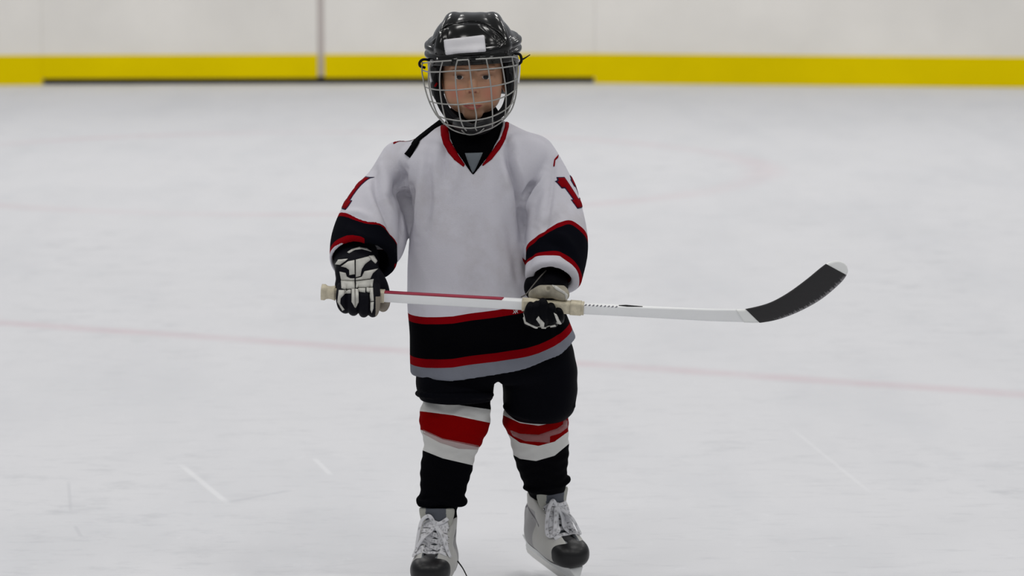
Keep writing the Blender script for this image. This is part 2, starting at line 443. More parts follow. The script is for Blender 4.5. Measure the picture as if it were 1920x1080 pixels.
# ================================================================== THE RINK
def ice_material():
    m = bpy.data.materials.new('ice'); m.use_nodes = True; nt = m.node_tree; N = nt.nodes.new; L = nt.links; b = nt.nodes['Principled BSDF']
    tc = N('ShaderNodeTexCoord')
    def noise(scale, stretch, detail=6, rough=.6, rz=0.):
        mp = N('ShaderNodeMapping'); mp.inputs['Scale'].default_value = stretch; mp.inputs['Rotation'].default_value = (0, 0, rz)
        L.new(tc.outputs['Object'], mp.inputs[0]); n = N('ShaderNodeTexNoise'); n.inputs['Scale'].default_value = scale
        n.inputs['Detail'].default_value = detail; n.inputs['Roughness'].default_value = rough; L.new(mp.outputs[0], n.inputs[0]); return n.outputs[0]
    def rng_(v, a, b_, c, d):
        r = N('ShaderNodeMapRange'); r.inputs[1].default_value = a; r.inputs[2].default_value = b_; r.inputs[3].default_value = c; r.inputs[4].default_value = d
        L.new(v, r.inputs[0]); return r.outputs[0]
    def mul(a, b_, t='MULTIPLY'):
        x = N('ShaderNodeMath'); x.operation = t
        for i, v in enumerate((a, b_)):
            if isinstance(v, (int, float)): x.inputs[i].default_value = v
            else: L.new(v, x.inputs[i])
        return x.outputs[0]
    def mixc(f, a, c, t='MIX'):
        x = N('ShaderNodeMix'); x.data_type = 'RGBA'; x.blend_type = t
        if isinstance(f, (int, float)): x.inputs[0].default_value = f
        else: L.new(f, x.inputs[0])
        for i, v in ((6, a), (7, c)):
            if isinstance(v, tuple): x.inputs[i].default_value = (*v, 1)
            else: L.new(v, x.inputs[i])
        return x.outputs[2]
    base = (.712, .716, .736)
    grey = (.52, .53, .555)
    patches = rng_(noise(1.6, (1.3, .35, 1)), .45, .66, 0, .55)      # worn, snowless patches
    streak = rng_(noise(8, (.7, .9, 1), 6, .7, .06), .52, .70, 0, .60)   # skate scrapes running across
    streak2 = rng_(noise(14, (.5, 1.6, 1), 4, .7, -.5), .56, .72, 0, .36)
    snow = rng_(noise(22, (1, .5, 1), 5, .7), .6, .78, 0, .35)
    c = mixc(patches, base, (.64, .65, .675))
    c = mixc(mul(streak, rng_(noise(.9, (1, .6, 1)), .42, .62, 0, 1)), c, grey)
    c = mixc(streak2, c, grey)
    c = mixc(snow, c, (.83, .84, .86))
    # painted lines under the ice
    sep = N('ShaderNodeSeparateXYZ'); L.new(tc.outputs['Object'], sep.inputs[0]); X, Y = sep.outputs[0], sep.outputs[1]
    a = ICE(0, 605); e = ICE(1920, 740); dx, dy = (e - a).x, (e - a).y; ln = math.hypot(dx, dy); nx, ny = -dy / ln, dx / ln
    d = mul(mul(X, nx), mul(Y, ny), 'ADD'); d = mul(d, -(nx * a.x + ny * a.y), 'ADD'); d = mul(d, 0, 'ABSOLUTE') if False else d
    ab = N('ShaderNodeMath'); ab.operation = 'ABSOLUTE'; L.new(d, ab.inputs[0])
    line = mul(rng_(ab.outputs[0], .015, .10, .22, 0), rng_(noise(4, (1, 1, 1)), .3, .6, .5, 1))
    c = mixc(line, c, (.56, .25, .31))
    cx, cyy = -1.0, 18.4 - CAM_D
    qx = mul(X, -cx, 'ADD'); qy = mul(Y, -cyy, 'ADD')
    rr = N('ShaderNodeMath'); rr.operation = 'SQRT'; L.new(mul(mul(qx, qx), mul(qy, qy), 'ADD'), rr.inputs[0])
    ab = N('ShaderNodeMath'); ab.operation = 'ABSOLUTE'; L.new(mul(rr.outputs[0], -2.25, 'ADD'), ab.inputs[0])
    circ = mul(rng_(ab.outputs[0], .03, .14, .20, 0), rng_(noise(.8, (1, 1, 1)), .4, .65, .3, 1))
    c = mixc(circ, c, (.62, .36, .40))
    # single skate cuts
    for (p, q, wd, colr, am) in (((335, 868), (430, 946), .012, (.86, .865, .88), .8), ((588, 858), (622, 892), .010, (.86, .865, .88), .7), ((425, 942), (552, 918), .014, (.52, .53, .56), .6),
                                 ((128, 900), (133, 962), .006, (.5, .51, .54), .5), ((140, 985), (153, 1008), .007, (.5, .51, .54), .5), ((590, 1065), (700, 1052), .008, (.6, .61, .63), .4), ((1480, 800), (1640, 930), .008, (.84, .845, .86), .5)):
        a, e = ICE(*p), ICE(*q); dx, dy = (e - a).x, (e - a).y; ln = math.hypot(dx, dy); tx, ty = dx / ln, dy / ln
        d1 = mul(mul(mul(X, -ty), mul(Y, tx), 'ADD'), -(-ty * a.x + tx * a.y), 'ADD'); ab = N('ShaderNodeMath'); ab.operation = 'ABSOLUTE'; L.new(d1, ab.inputs[0])
        t1 = mul(mul(mul(X, tx), mul(Y, ty), 'ADD'), -(tx * a.x + ty * a.y), 'ADD')
        k = mul(mul(rng_(ab.outputs[0], wd * .4, wd, am * .6, 0), rng_(t1, 0, ln * .15, 0, 1)), rng_(t1, ln * .85, ln, 1, 0))
        c = mixc(k, c, colr)
    L.new(c, b.inputs['Base Color'])
    b.inputs['IOR'].default_value = 1.31; b.inputs['Specular IOR Level'].default_value = .2
    L.new(rng_(noise(3, (1, .6, 1)), .3, .7, .5, .68), b.inputs['Roughness'])
    bp = N('ShaderNodeBump'); bp.inputs['Strength'].default_value = .35; bp.inputs['Distance'].default_value = .004
    L.new(noise(18, (.4, 1.6, 1), 6, .75), bp.inputs['Height']); L.new(bp.outputs[0], b.inputs['Normal'])
    return m
def box_pts(p0, p1, z0, z1, t0, t1):
    """slab between two ground points; t0/t1 = offsets along the normal (positive = toward the camera)"""
    d = Vector((p1.x - p0.x, p1.y - p0.y, 0)).normalized(); n = Vector((d.y, -d.x, 0))
    q = []
    for z in (z0, z1):
        for p, t in ((p0, t0), (p1, t0), (p1, t1), (p0, t1)): q.append((p.x + n.x * t, p.y + n.y * t, z))
    F = [(0, 1, 2, 3), (7, 6, 5, 4), (0, 4, 5, 1), (1, 5, 6, 2), (2, 6, 7, 3), (3, 7, 4, 0)]
    return q, [f[::-1] for f in F]
def slab(name, p0, p1, z0, z1, t0, t1, m, parent=None, bev=.004):
    V, F = box_pts(p0, p1, z0, z1, t0, t1); o = link(name, mesh_list(V, F), m, parent, smooth=False)
    if bev:
        b = o.modifiers.new('b', 'BEVEL'); b.width = bev; b.segments = 2
    return o
FLOOR = mesh_list([(-30, -14, 0), (30, -14, 0), (30, 26, 0), (-30, 26, 0)], [(0, 1, 2, 3)])
tag(link('floor', FLOOR, ice_material()), kind='structure')
board = mat('board_plastic', (.86, .835, .79), .45, var=.10, scale=5, spec=.4)
kick = mat('kick_yellow', (.80, .62, .0002), .6, var=.08, scale=6, spec=.02)
gap = mat('rubber_gap', (.05, .045, .05), .9)
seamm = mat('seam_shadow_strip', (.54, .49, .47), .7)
kickh = .197
A = ICE(-220, 161); B = ICE(80, 159.5); C_ = ICE(1115, 156); D = ICE(2150, 166.5)
wl = tag(slab('wall_left', A, B, 0, 1.1, -.12, 0, board), kind='structure')
slab('kick_plate', A, B, .0, kickh, -.01, .012, kick, wl)['label'] = 'yellow kick plate'
wr = tag(slab('wall_right', C_, D, 0, 1.1, -.12, 0, board), kind='structure')
slab('kick_plate', C_, D, 0, kickh, -.01, .012, kick, wr)['label'] = 'yellow kick plate'
mid = B.lerp(C_, (600 - 80) / (1115 - 80)); dd = (C_ - B).normalized()
back = .003
def sh(p, t):
    n = Vector((dd.y, -dd.x, 0)); return p + n * t
g = .022
for nm, p0, p1 in (('door_1', B, mid - dd * g), ('door_2', mid + dd * g, C_)):
    o = tag(slab(nm, sh(p0, -back), sh(p1, -back), .042, 1.1, -.08, 0, board), kind='structure')
    slab('kick_plate', sh(p0, -back), sh(p1, -back), .042, kickh, -.01, .012, kick, o)['label'] = 'yellow kick plate'
post = tag(slab('trim_1', mid - dd * .12, mid + dd * .12, .05, 1.1, -.13, -.016, seamm), kind='structure')  # filler in the gate gap, its grey standing in for seam shadow
tag(slab('trim_2', B, C_, .0, .045, -.22, -.10, gap), kind='structure')

# ================================================================== THE CHILD
HC = P(887, 124, 0.0)
root = empty('person', (P(890, 1114, 0).x, 0, 0))
tag(root, 'child in white hockey jersey, caged black helmet and skates, holding a stick across the body', 'person')

# ---------------- body (one surface): head modelled finely, the rest under the clothes
def H(x, y, z): return (HC.x + x, HC.y + y, HC.z + z)
hf = Field((HC.x - .085, -.13, HC.z - .19), (HC.x + .085, .12, HC.z + .115), .0014)
hf.ell(H(0, .010, .018), (.068, .088, .088))
hf.ell(H(0, -.020, -.055), (.053, .056, .056), k=.03)
hf.ell(H(0, -.030, -.020), (.061, .050, .050), k=.02)
for s_ in (-1, 1):
    hf.ell(H(s_ * .033, -.050, -.045), (.024, .024, .026), k=.018)
    hf.ell(H(s_ * .026, -.070, .003), (.020, .010, .007), k=.010)          # brow ridge
    hf.ell(H(s_ * .069, .012, -.030), (.008, .018, .028), k=.006)          # ears
for s_ in (-1, 1): hf.ell(H(s_ * .032, -.046, -.064), (.024, .026, .026), k=.014)
hf.ell(H(0, -.064, -.100), (.020, .014, .013), k=.014)                     # chin
for s_ in (-1, 1):
    hf.ell(H(s_ * .0285, -.0905, -.0185), (.0175, .0105, .0100), k=.010, cut=True)   # sockets
    hf.ell(H(s_ * .0285, -.0645, -.0195), (.0168, .0168, .0150), k=.003)           # lids
    hf.ell(H(s_ * .0288, -.0845, -.0192), (.0122, .0115, .0046), k=.0010, cut=True)
hf.tube([H(0, -.076, -.012), H(0, -.084, -.030), H(0, -.0910, -.0430)], [.0050, .0056, .0068], k=.007)
hf.ell(H(0, -.0915, -.0445), (.0072, .0070, .0064), k=.004)
for s_ in (-1, 1):
    hf.ell(H(s_ * .0090, -.084, -.0478), (.0060, .0072, .0055), k=.004)
    hf.ell(H(s_ * .0062, -.0945, -.0500), (.0032, .0060, .0028), k=.0008, cut=True)
hf.ell(H(0, -.0755, -.075), (.022, .009, .016), k=.010)                     # muzzle
hf.tube([H(-.019, -.077, -.0790), H(-.007, -.0855, -.0775), H(0, -.0860, -.0785), H(.007, -.0855, -.0775), H(.019, -.077, -.0790)], [.0016, .0028, .0028, .0028, .0016], k=.003)
hf.tube([H(-.017, -.077, -.0800), H(0, -.0857, -.0850), H(.017, -.077, -.0800)], [.0016, .0038, .0016], k=.003)
hf.tube([H(-.018, -.0795, -.0794), H(-.006, -.0885, -.0812), H(0, -.0890, -.0820), H(.006, -.0885, -.0812), H(.018, -.0795, -.0794)], [.0006, .0009, .0009, .0009, .0006], k=.0008, cut=True)
hf.ell(H(0, -.0905, -.0650), (.0032, .004, .008), k=.004, cut=True)         # philtrum
hf.tube([H(0, .025, -.05), H(0, .028, -.18)], [.040, .040], k=.03)
Vh, Qh = hf.mesh(2)
bf = Field((P(600, 300, 0).x, -.26, .12), (P(1120, 300, 0).x, .30, HC.z - .09), .007)
bx = HC.x
bf.tube([H(0, .028, -.10), H(0, .03, -.17)], [.036, .042])
bf.add(loftf(px_rings([(262, 845, 935, .05, .03), (300, 790, 990, .06, .03), (380, 800, 960, .07, .02), (480, 815, 965, .07, .02), (600, 800, 1000, .08, .02), (690, 800, 1030, .08, .03)])), k=.03)
LA = [P(790, 310, .05), P(716, 360, .01), P(694, 410, -.03), P(677, 470, -.085), P(672, 520, -.14)]
RA = [P(980, 310, .05), P(1020, 350, .012), P(1040, 410, -.028), P(1041, 470, -.066), P(1030, 545, -.135)]
for arm in (LA, RA): bf.tube([tuple(p) for p in arm], [.022, .019, .020, .018, .016], k=.006)
bf.tube(PA([(856, 690, .01), (857, 800, -.01), (838, 880, 0), (826, 940, .005), (824, 1000, .02)]), [.055, .042, .030, .020, .018], k=.006)
bf.tube(PA([(1005, 690, .03), (1010, 800, .08), (1020, 880, .12), (1024, 940, .18), (1026, 990, .205)]), [.055, .042, .030, .020, .018], k=.006)
Vb, Qb = bf.mesh(2)
V = np.vstack([Vh, Vb]); Q = np.vstack([Qh, Qb + len(Vh)])
me = mesh(V, Q)
L_ = V - np.array(HC); skin = np.tile(np.array([.52, .285, .175]), (len(V), 1))
def blob(c, r, col, a):
    global skin
    d = np.sqrt((((L_ - np.array(c)) / np.array(r)) ** 2).sum(1)); w_ = np.clip(1.35 - d, 0, 1) / 1. * a; w_ = np.clip(w_, 0, a)[:, None]
    skin = skin * (1 - w_) + np.array(col) * w_
for s_ in (-1, 1):
    blob((s_ * .036, -.070, -.053), (.020, .03, .018), (.52, .20, .135), .75)      # cheeks
    for i in range(9):                                                          # eyebrows
        t = i / 8; blob((s_ * (.012 + .031 * t), -.078, -.0035 + .0025 * math.sin(t * 3.1)), (.0048, .02, .0034 if i < 7 else .0024), (.085, .045, .025), .65)
    blob((s_ * .0288, -.076, -.0145), (.0125, .014, .0020), (.05, .025, .018), .85)  # lashes, with the upper-lid shadow painted in
    blob((s_ * .0288, -.075, -.0265), (.012, .01, .003), (.33, .17, .11), .4)
blob((0, -.092, -.046), (.010, .012, .008), (.50, .20, .14), .5)
for s_ in (-1, 1): blob((s_ * .0062, -.088, -.0505), (.0034, .010, .0028), (.16, .045, .035), .8)  # nostrils: dark red inside, deepened by shade painted into the skin colour
for i in range(13):
    x = (i - 6) / 6; blob((x * .0175, -.083 + .006 * x * x, -.0785 - .0004 * x * x), (.0035, .012, .0027 - .0012 * abs(x)), (.28, .028, .04), .85)
    blob((x * .0155, -.083 + .006 * x * x, -.0850 + .0042 * x * x), (.0035, .012, .0032 - .0018 * abs(x)), (.34, .045, .055), .8)
cattr(me, 'skin', skin)
body = link('body', me, M['skin'], root)
# eyes
def eye(c, look):
    V, F, mi = [], [], []; nr, ns = 24, 32; r = .0148
    a = Vector(look).normalized(); b = a.orthogonal().normalized(); d = a.cross(b)
    V.append(Vector(c) + a * r)
    for i in range(1, nr):
        th = math.pi * i / nr
        for k in range(ns):
            ph = 2 * math.pi * k / ns; bulge = .0004 if th < .4 else 0
            V.append(Vector(c) + (a * math.cos(th) + (b * math.cos(ph) + d * math.sin(ph)) * math.sin(th)) * (r + bulge))
    V.append(Vector(c) - a * r)
    for k in range(ns): F.append((0, 1 + k, 1 + (k + 1) % ns)); mi.append(2)
    for i in range(nr - 2):
        for k in range(ns):
            q = 1 + i * ns; F.append((q + k, q + ns + k, q + ns + (k + 1) % ns, q + (k + 1) % ns)); mi.append(2 if i < 1 else 1 if i < 2 else 0)
    q = 1 + (nr - 2) * ns
    for k in range(ns): F.append((q + k, len(V) - 1, q + (k + 1) % ns)); mi.append(0)
    me = mesh_list(V, F); o = link('eye', me, [M['eyew'], M['iris'], M['pupil']], body)
    me.polygons.foreach_set('material_index', mi)
for s_ in (-1, 1): eye(H(s_ * .0285, -.0648, -.0195), (-.02 - s_ * .01, -1, .10))

# ---------------- helmet
HC = P(887, 128, 0.0)
hm = Field((HC.x - .135, -.165, HC.z - .10), (HC.x + .135, .175, HC.z + .14), .0017)
oc = np.array(H(0, .014, .020))
shell = ellf(oc, np.array((.095, .122, .1015)), 2.35)
hm.add(shell)
def band(z0, z1, a, b, zsh=0.):
    c = H(0, .014, 0)
    def f(x, y, z):
        zz = z - HC.z - .12 * 0 - (x - HC.x) * .06 - np.clip(y - HC.y, -.2, .2) * .10
        d = (np.sqrt(((x - c[0]) / a) ** 2 + ((y - c[1]) / b) ** 2) - 1) * min(a, b)
        return smax(smax(d, z0 - zz, .006), zz - z1, .006)
    return f
hm.add(band(.022, .066, .099, .128), k=.006)
hm.add(band(.046, .060, .1055, .134), k=.004)
hm.add(band(.030, .042, .1055, .133), k=.003)
# ear and nape guard
def nape(x, y, z):
    a = ellf(np.array(H(0, .022, -.02)), np.array((.094, .116, .10)), 2.3)(x, y, z)
    return smax(a, -(y - HC.y + .012 + (z - HC.z) * .15), .006)
hm.add(nape, k=.006)
# ridges over the crown
for s_ in (-1, 1):
    hm.tube([H(s_ * .066, -.078, .050), H(s_ * .056, -.060, .076), H(s_ * .046, -.030, .097), H(s_ * .043, .015, .1035), H(s_ * .045, .07, .088), H(s_ * .05, .11, .05)], [.009, .010, .010, .010, .010, .010], k=.016)
hm.ell(H(0, .01, .157), (.030, .14, .032), k=.014, cut=True)
# front shell overlapping the rear one: a raised plate with a sharp edge
def plate(x, y, z):
    d = shell(x, y, z) - .0040
    X = x - HC.x; Z = z - HC.z
    edge = np.where(X > 0, 1.0, 1.0)
    top = .0985 - np.clip(np.abs(X + .016) - .028, 0, 1) * .86
    return smax(smax(d, Z - top, .001), np.broadcast_to(y - HC.y + .005, np.broadcast(x, y, z).shape), .002)
hm.add(plate, k=.0015)
# groove just above the plate edge
def on_shell(px, py):
    d = ray(px, py)
    for i in range(900):
        p = CO + d * (7.75 + i * .0003); g_ = (np.array(p) - hm.lo) / hm.h; q = np.floor(g_).astype(int); t = g_ - q
        if (q >= 0).all() and (q < hm.n - 1).all():
            c = hm.F[q[0]:q[0] + 2, q[1]:q[1] + 2, q[2]:q[2] + 2]
            c = c[0] * (1 - t[0]) + c[1] * t[0]; c = c[0] * (1 - t[1]) + c[1] * t[1]
            if c[0] * (1 - t[2]) + c[1] * t[2] < 0: return tuple(p)
    return None
gro = [on_shell(*q) for q in ((812, 82), (817, 72), (828, 58), (838, 50), (847, 44), (862, 42), (880, 41), (899, 40.5), (912, 46), (926, 55), (938, 66), (946, 76))]
gro = [q for q in gro if q]
gro = cr(gro, 40)
for _ in range(12): gro[1:-1] = (gro[:-2] + gro[2:]) / 2
hm.tube(gro, [.0026] * len(gro), k=.0015, n=100, cut=True)
for q in ([H(-.090, -.030, .034), H(-.066, -.078, .062), H(-.044, -.085, .084), H(-.026, -.080, .0985), H(0, -.080, .1005), H(.026, -.080, .0985), H(.044, -.085, .084), H(.066, -.078, .062), H(.090, -.03, .034)],):
    pass
# hollow
hm.cut(ellf(np.array(H(0, .016, .006)), np.array((.083, .106, .088)), 2.3), k=.003)
def below(x, y, z):
    c = H(0, .016, 0); d = (np.sqrt(((x - c[0]) / .083) ** 2 + ((y - c[1]) / .106) ** 2) - 1) * .083
    return smax(d, z - HC.z - .01, .004)
hm.cut(below, k=.003)
def face(x, y, z):   # the face opening
    return smax(z - HC.z - .013 - (x - HC.x) * .05, y - HC.y + .045 + (z - HC.z) * .15 + x * 0, .012)
hm.cut(face, k=.004)
hm.clip(lambda x, y, z: -(z - HC.z + .062 + np.clip(y - HC.y - .02, 0, 1) * .0) + x * 0 + y * 0, k=.004)
Vs, Qs = hm.mesh(1)
helmet = link('helmet', mesh(Vs, Qs), M['black_plastic'], root)
hb = bvh_of(Vs, Qs)
me = pads([[(832, 76), (834, 74.5), (905, 66), (908, 67), (909.5, 80), (911, 95.5), (909, 97), (860, 100), (838, 103), (836, 102), (833, 88)]], hb, th=.0008, off=.0008, step=4)
link('sticker', me, M['sticker'], helmet)['label'] = 'blank white sticker'
# screws / glints hardware
for (u, v) in ((957, 69), (948, 72), (820, 110), (836, 97), (826, 62)):
    hit, nn, _, _ = hb.ray_cast(*cam_cast(u, v))
    if hit is None: continue
    me = tube_mesh([[tuple(hit - nn * .001), tuple(hit + nn * .0012)]], .0024, 12); link('screw', me, M['steel'], helmet)

# cage
CC = (884, 130)
def cageY(px, py):
    u = (px - CC[0]) / 97.; w_ = (py - CC[1]) / 123. if py > CC[1] else (py - CC[1]) / 260.
    q = max(0., 1 - abs(u) ** 2.2 - abs(w_) ** 2.3)
    return -.002 - .075 * max(0, w_) ** 2 - (.145 - .04 * max(0, w_)) * q ** .5
def cw(pts, ox=780, oy=100, s=6.752):
    return [tuple(P(ox + x / s, oy + y / s, cageY(ox + x / s, oy + y / s))) for x, y in pts]
wires_v = [
    [(80, 110), (75, 220), (95, 350), (130, 500), (180, 640), (250, 770), (330, 860), (420, 940), (500, 985), (600, 1015), (700, 1028), (790, 1010), (850, 985), (950, 950), (1050, 890), (1130, 820), (1205, 720), (1245, 620), (1270, 500), (1280, 330), (1285, 190), (1290, 100)],
    [(190, 100), (160, 230), (165, 400), (195, 560), (240, 700), (290, 800), (380, 900), (420, 940)],
    [(338, 100), (305, 230), (300, 400), (315, 560), (345, 720), (370, 820), (405, 890)],
    [(525, 88), (500, 200), (505, 400), (530, 620), (560, 820), (600, 930), (640, 980)],
    [(665, 85), (685, 220), (705, 400), (735, 620), (765, 800), (750, 930), (770, 980)],
    [(890, 75), (915, 200), (945, 400), (960, 600), (968, 780), (965, 950)],
    [(1070, 60), (1100, 200), (1130, 400), (1140, 520), (1135, 700), (1120, 830)],
    [(1215, 50), (1240, 200), (1250, 350), (1240, 500), (1190, 680), (1130, 800)],
]
wires_h = [
    [(80, 125), (200, 110), (330, 100), (450, 92)],
    [(525, 90), (600, 84), (665, 82)],
    [(755, 75), (890, 68), (1070, 55), (1215, 45), (1290, 60)],
    [(85, 215), (160, 235), (310, 235), (500, 222), (690, 215), (910, 200), (1100, 180), (1240, 158), (1285, 145)],
    [(130, 430), (190, 450), (300, 465), (500, 465), (705, 445), (945, 420), (1125, 385), (1245, 345), (1280, 320)],
    [(170, 605), (240, 625), (330, 640), (530, 650), (735, 630), (960, 600), (1140, 540), (1240, 475), (1272, 450)],
    [(250, 775), (300, 800), (370, 825), (560, 855), (765, 845), (965, 800), (1130, 715), (1200, 650), (1250, 590)],
    [(330, 870), (400, 905), (600, 945), (760, 940), (965, 890), (1115, 815), (1190, 745)],
    [(580, 975), (630, 1020), (700, 1030), (800, 1000), (860, 950)],
]
cage_paths = [cw(p) for p in wires_v + wires_h]
link('face_cage', tube_mesh(cage_paths, .00155, 8, 5), M['wire'], helmet)['label'] = 'grey wire face cage'
# side wires that run back under the jaw
# clips holding the cage, at both temples
for pts in ([P(808, 113, -.03), P(794, 111.5, -.05), P(787, 117, -.05), P(788, 124, -.045), P(797, 127, -.04)],
            [P(955, 102, -.05), P(972, 101, -.05), P(977, 107, -.05), P(977, 116, -.045), P(970, 122, -.04)]):
    link('cage_clip', tube_mesh([[tuple(p) for p in pts]], .0030, 8, 6), M['matte_black'], helmet)
link('strap_tail', tube_mesh([[tuple(P(976, 113, -.045)), tuple(P(984, 109, -.045)), tuple(P(994, 102.5, -.045))]], [.0026, .0016, .001], 8, 5), M['matte_black'], helmet)
link('side_strap', ribbon([[(np.array(P(x, y, -.01 - .0006 * (y - 112))), np.array((1., -.6, 0))) for x, y in ((973.5, 112), (974, 126), (973, 142), (971.5, 156))]], .008, .0012), M['sticker'], helmet)['label'] = 'white strap end'
# chin cup and straps
cf = Field((HC.x - .08, -.16, HC.z - .16), (HC.x + .08, .0, HC.z - .06), .0018)
cf.ell(tuple(P(888, 228, -.055)), (.047, .060, .030))
cf.cut(ellf(np.array(P(888, 220, -.050)), np.array((.044, .056, .028)), 2.), k=.002)
cf.clip(lambda x, y, z: (z - P(888, 231, -.1).z - np.abs(x - HC.x) * .50) + y * 0, k=.004)
Vc, Qc = cf.mesh(1)
link('chin_cup', mesh(Vc, Qc), mat('smoked_plastic', (.015, .015, .016), .35, spec=.3), helmet)
def strap(pts, wd=.013, nrm=(0, -1, .2)):
    return [(np.array(P(*p)), np.array(nrm, float)) for p in pts]
for s_, pts in ((-1, [(812, 118, -.03), (815, 150, -.035), (822, 185, -.04), (836, 212, -.055), (856, 230, -.075)]),
                (1, [(958, 112, -.03), (961, 150, -.03), (958, 180, -.035), (946, 206, -.05), (922, 228, -.07)])):
    me = ribbon([strap(pts, nrm=(s_ * .7, -1, .1))], .017, .0025); link('chin_strap', me, M['matte_black'], helmet)
for s_, pts in ((-1, [(822, 120, -.05), (824, 150, -.05), (830, 180, -.055), (841, 205, -.065), (857, 222, -.08)]),
                (1, [(948, 116, -.05), (952, 150, -.045), (950, 180, -.05), (942, 204, -.06), (924, 222, -.08)])):
    me = ribbon([strap(pts, nrm=(s_ * .9, -1, .1))], .010, .0025); link('ear_strap', me, M['matte_black'], helmet)
# padding inside at the temples
pf = Field((HC.x - .1, -.08, HC.z - .075), (HC.x + .1, .05, HC.z + .02), .003)
for s_ in (-1, 1):
    pf = Field((HC.x - .1, -.08, HC.z - .075), (HC.x + .1, .05, HC.z + .02), .003)
    pf.ell(H(s_ * .079, -.012, -.025), (.011, .035, .044))
    Vp, Qp = pf.mesh(1); link('ear_padding', mesh(Vp, Qp), M['matte_black'], helmet)
link('ear_tag', tube_mesh([[tuple(P(816, 158, -.052)), tuple(P(819, 160, -.052))]], .005, 10), M['red_cloth'], helmet)['label'] = 'red label inside'

# ---------------- jersey
zh_px = [(740, 709), (769, 711), (800, 713), (850, 712.5), (900, 706), (930, 701), (970, 692), (1010, 681), (1050, 665), (1085, 642), (1110, 628)]
zx = np.array([P(a, b, -.08).x for a, b in zh_px]); zz_ = np.array([P(a, b, -.08).z for a, b in zh_px])
def zhem(x): return np.interp(x, zx, zz_)
TOR = px_rings([(222, 862, 925, .045, .01), (234, 826, 958, .058, .01), (250, 798, 996, .072, .01), (270, 764, 1024, .084, .01), (300, 744, 1030, .095, .01), (345, 758, 1006, .104, .01), (400, 768, 986, .110, .01), (460, 766, 992, .113, .01),
                (520, 763, 1020, .115, .01), (570, 763, 1052, .117, .01), (610, 765, 1072, .119, .01), (650, 767, 1086, .120, .01), (730, 770, 1098, .120, .01)])
LS = [(750, 303, .040, 38), (722, 350, .010, 41), (694, 405, -.030, 55), (684, 452, -.068, 63), (681, 490, -.112, 64)]
RS = [(1003, 290, .040, 38), (1027, 345, .012, 46), (1040, 405, -.025, 54), (1044, 462, -.075, 59), (1037, 524, -.135, 53)]
def slv(rows): return [tuple(P(a, b, Y)) for a, b, Y, r in rows], [r * sc(Y) for a, b, Y, r in rows]
jf = Field((P(600, 300, 0).x, -.20, P(800, 735, 0).z), (P(1122, 300, 0).x, .16, P(800, 205, 0).z), .0032)
torso = loftf(TOR, 2.5)
jf.add(torso)
sleeveF = []
for rows in (LS, RS):
    pts, rad = slv(rows)
    tmp = Field(jf.lo, jf.lo + jf.h * (jf.n - 1), jf.h); tmp.tube(pts, rad, k=0, n=25)
    d = np.array(pts[-1]) - np.array(pts[-2]); d /= np.linalg.norm(d); e = np.array(pts[-1])
    tmp.clip(lambda x, y, z: (x - e[0]) * d[0] + (y - e[1]) * d[1] + (z - e[2]) * d[2], k=.006)
    jf.F = smin(jf.F, tmp.F[:jf.F.shape[0], :jf.F.shape[1], :jf.F.shape[2]], .016).astype(np.float32)
    if rows is LS:   # the slack underside hanging from the armpit
        jf.tube(PA([(742, 380, .02), (732, 430, .0), (722, 464, -.03), (712, 476, -.05)]), [.030, .034, .036, .032], k=.012)
    sleeveF.append((np.array(pts), np.array(rad), e, d))
# hem, cavity, cuffs, neck opening
jf.clip(lambda x, y, z: zhem(x) - z + y * 0, k=.004)
inner = loftf(TOR, 2.5, off=-.007)
jf.cut(lambda x, y, z: smax(inner(x, y, z), z - zhem(x) - .05, .004), k=.002)
for pts, rad, e, d in sleeveF:
    a = e - d * .055; b = e + d * .03
    rc = rad[-1] - (.012 if e[0] < P(880, 500, 0).x else .020)
    if e[0] < P(880, 500, 0).x: a = a + np.array((-.006, 0, 0)); b = b + np.array((-.006, 0, 0))
    def cuff(x, y, z, a=a, b=b, r=rc, d=d):
        X, Y, Z = x - a[0], y - a[1], z - a[2]; t = X * d[0] + Y * d[1] + Z * d[2]
        q = np.sqrt(np.maximum(X * X + Y * Y + Z * Z - t * t, 0)) - r
        return smax(q, -t, .01)
    jf.cut(cuff, np.minimum(a, b) - rad[-1] * 1.3, np.maximum(a, b) + rad[-1] * 1.3, k=.002)
Vpoly = [(841, 200), (843, 236), (846, 261), (860.5, 289), (872, 309.5), (887, 329), (903, 307.5), (917.5, 287), (935, 261), (944, 232), (945, 200)]
def vcut(x, y, z):
    X, Y = to_px(x, y, z); return smax(poly_sdf(Vpoly, X, Y) * .00115, y - .03 + x * 0 + z * 0, .004)
jf.cut(vcut, (P(820, 300, 0).x, -.2, P(887, 345, 0).z), (P(965, 300, 0).x, .06, jf.lo[2] + jf.h * jf.n[2]), k=.002)
jf.cut(seg((*P(890, 300, .02), .056), (*P(890, 150, .02), .060)), k=.003)
Vj, Qj = jf.mesh(3)
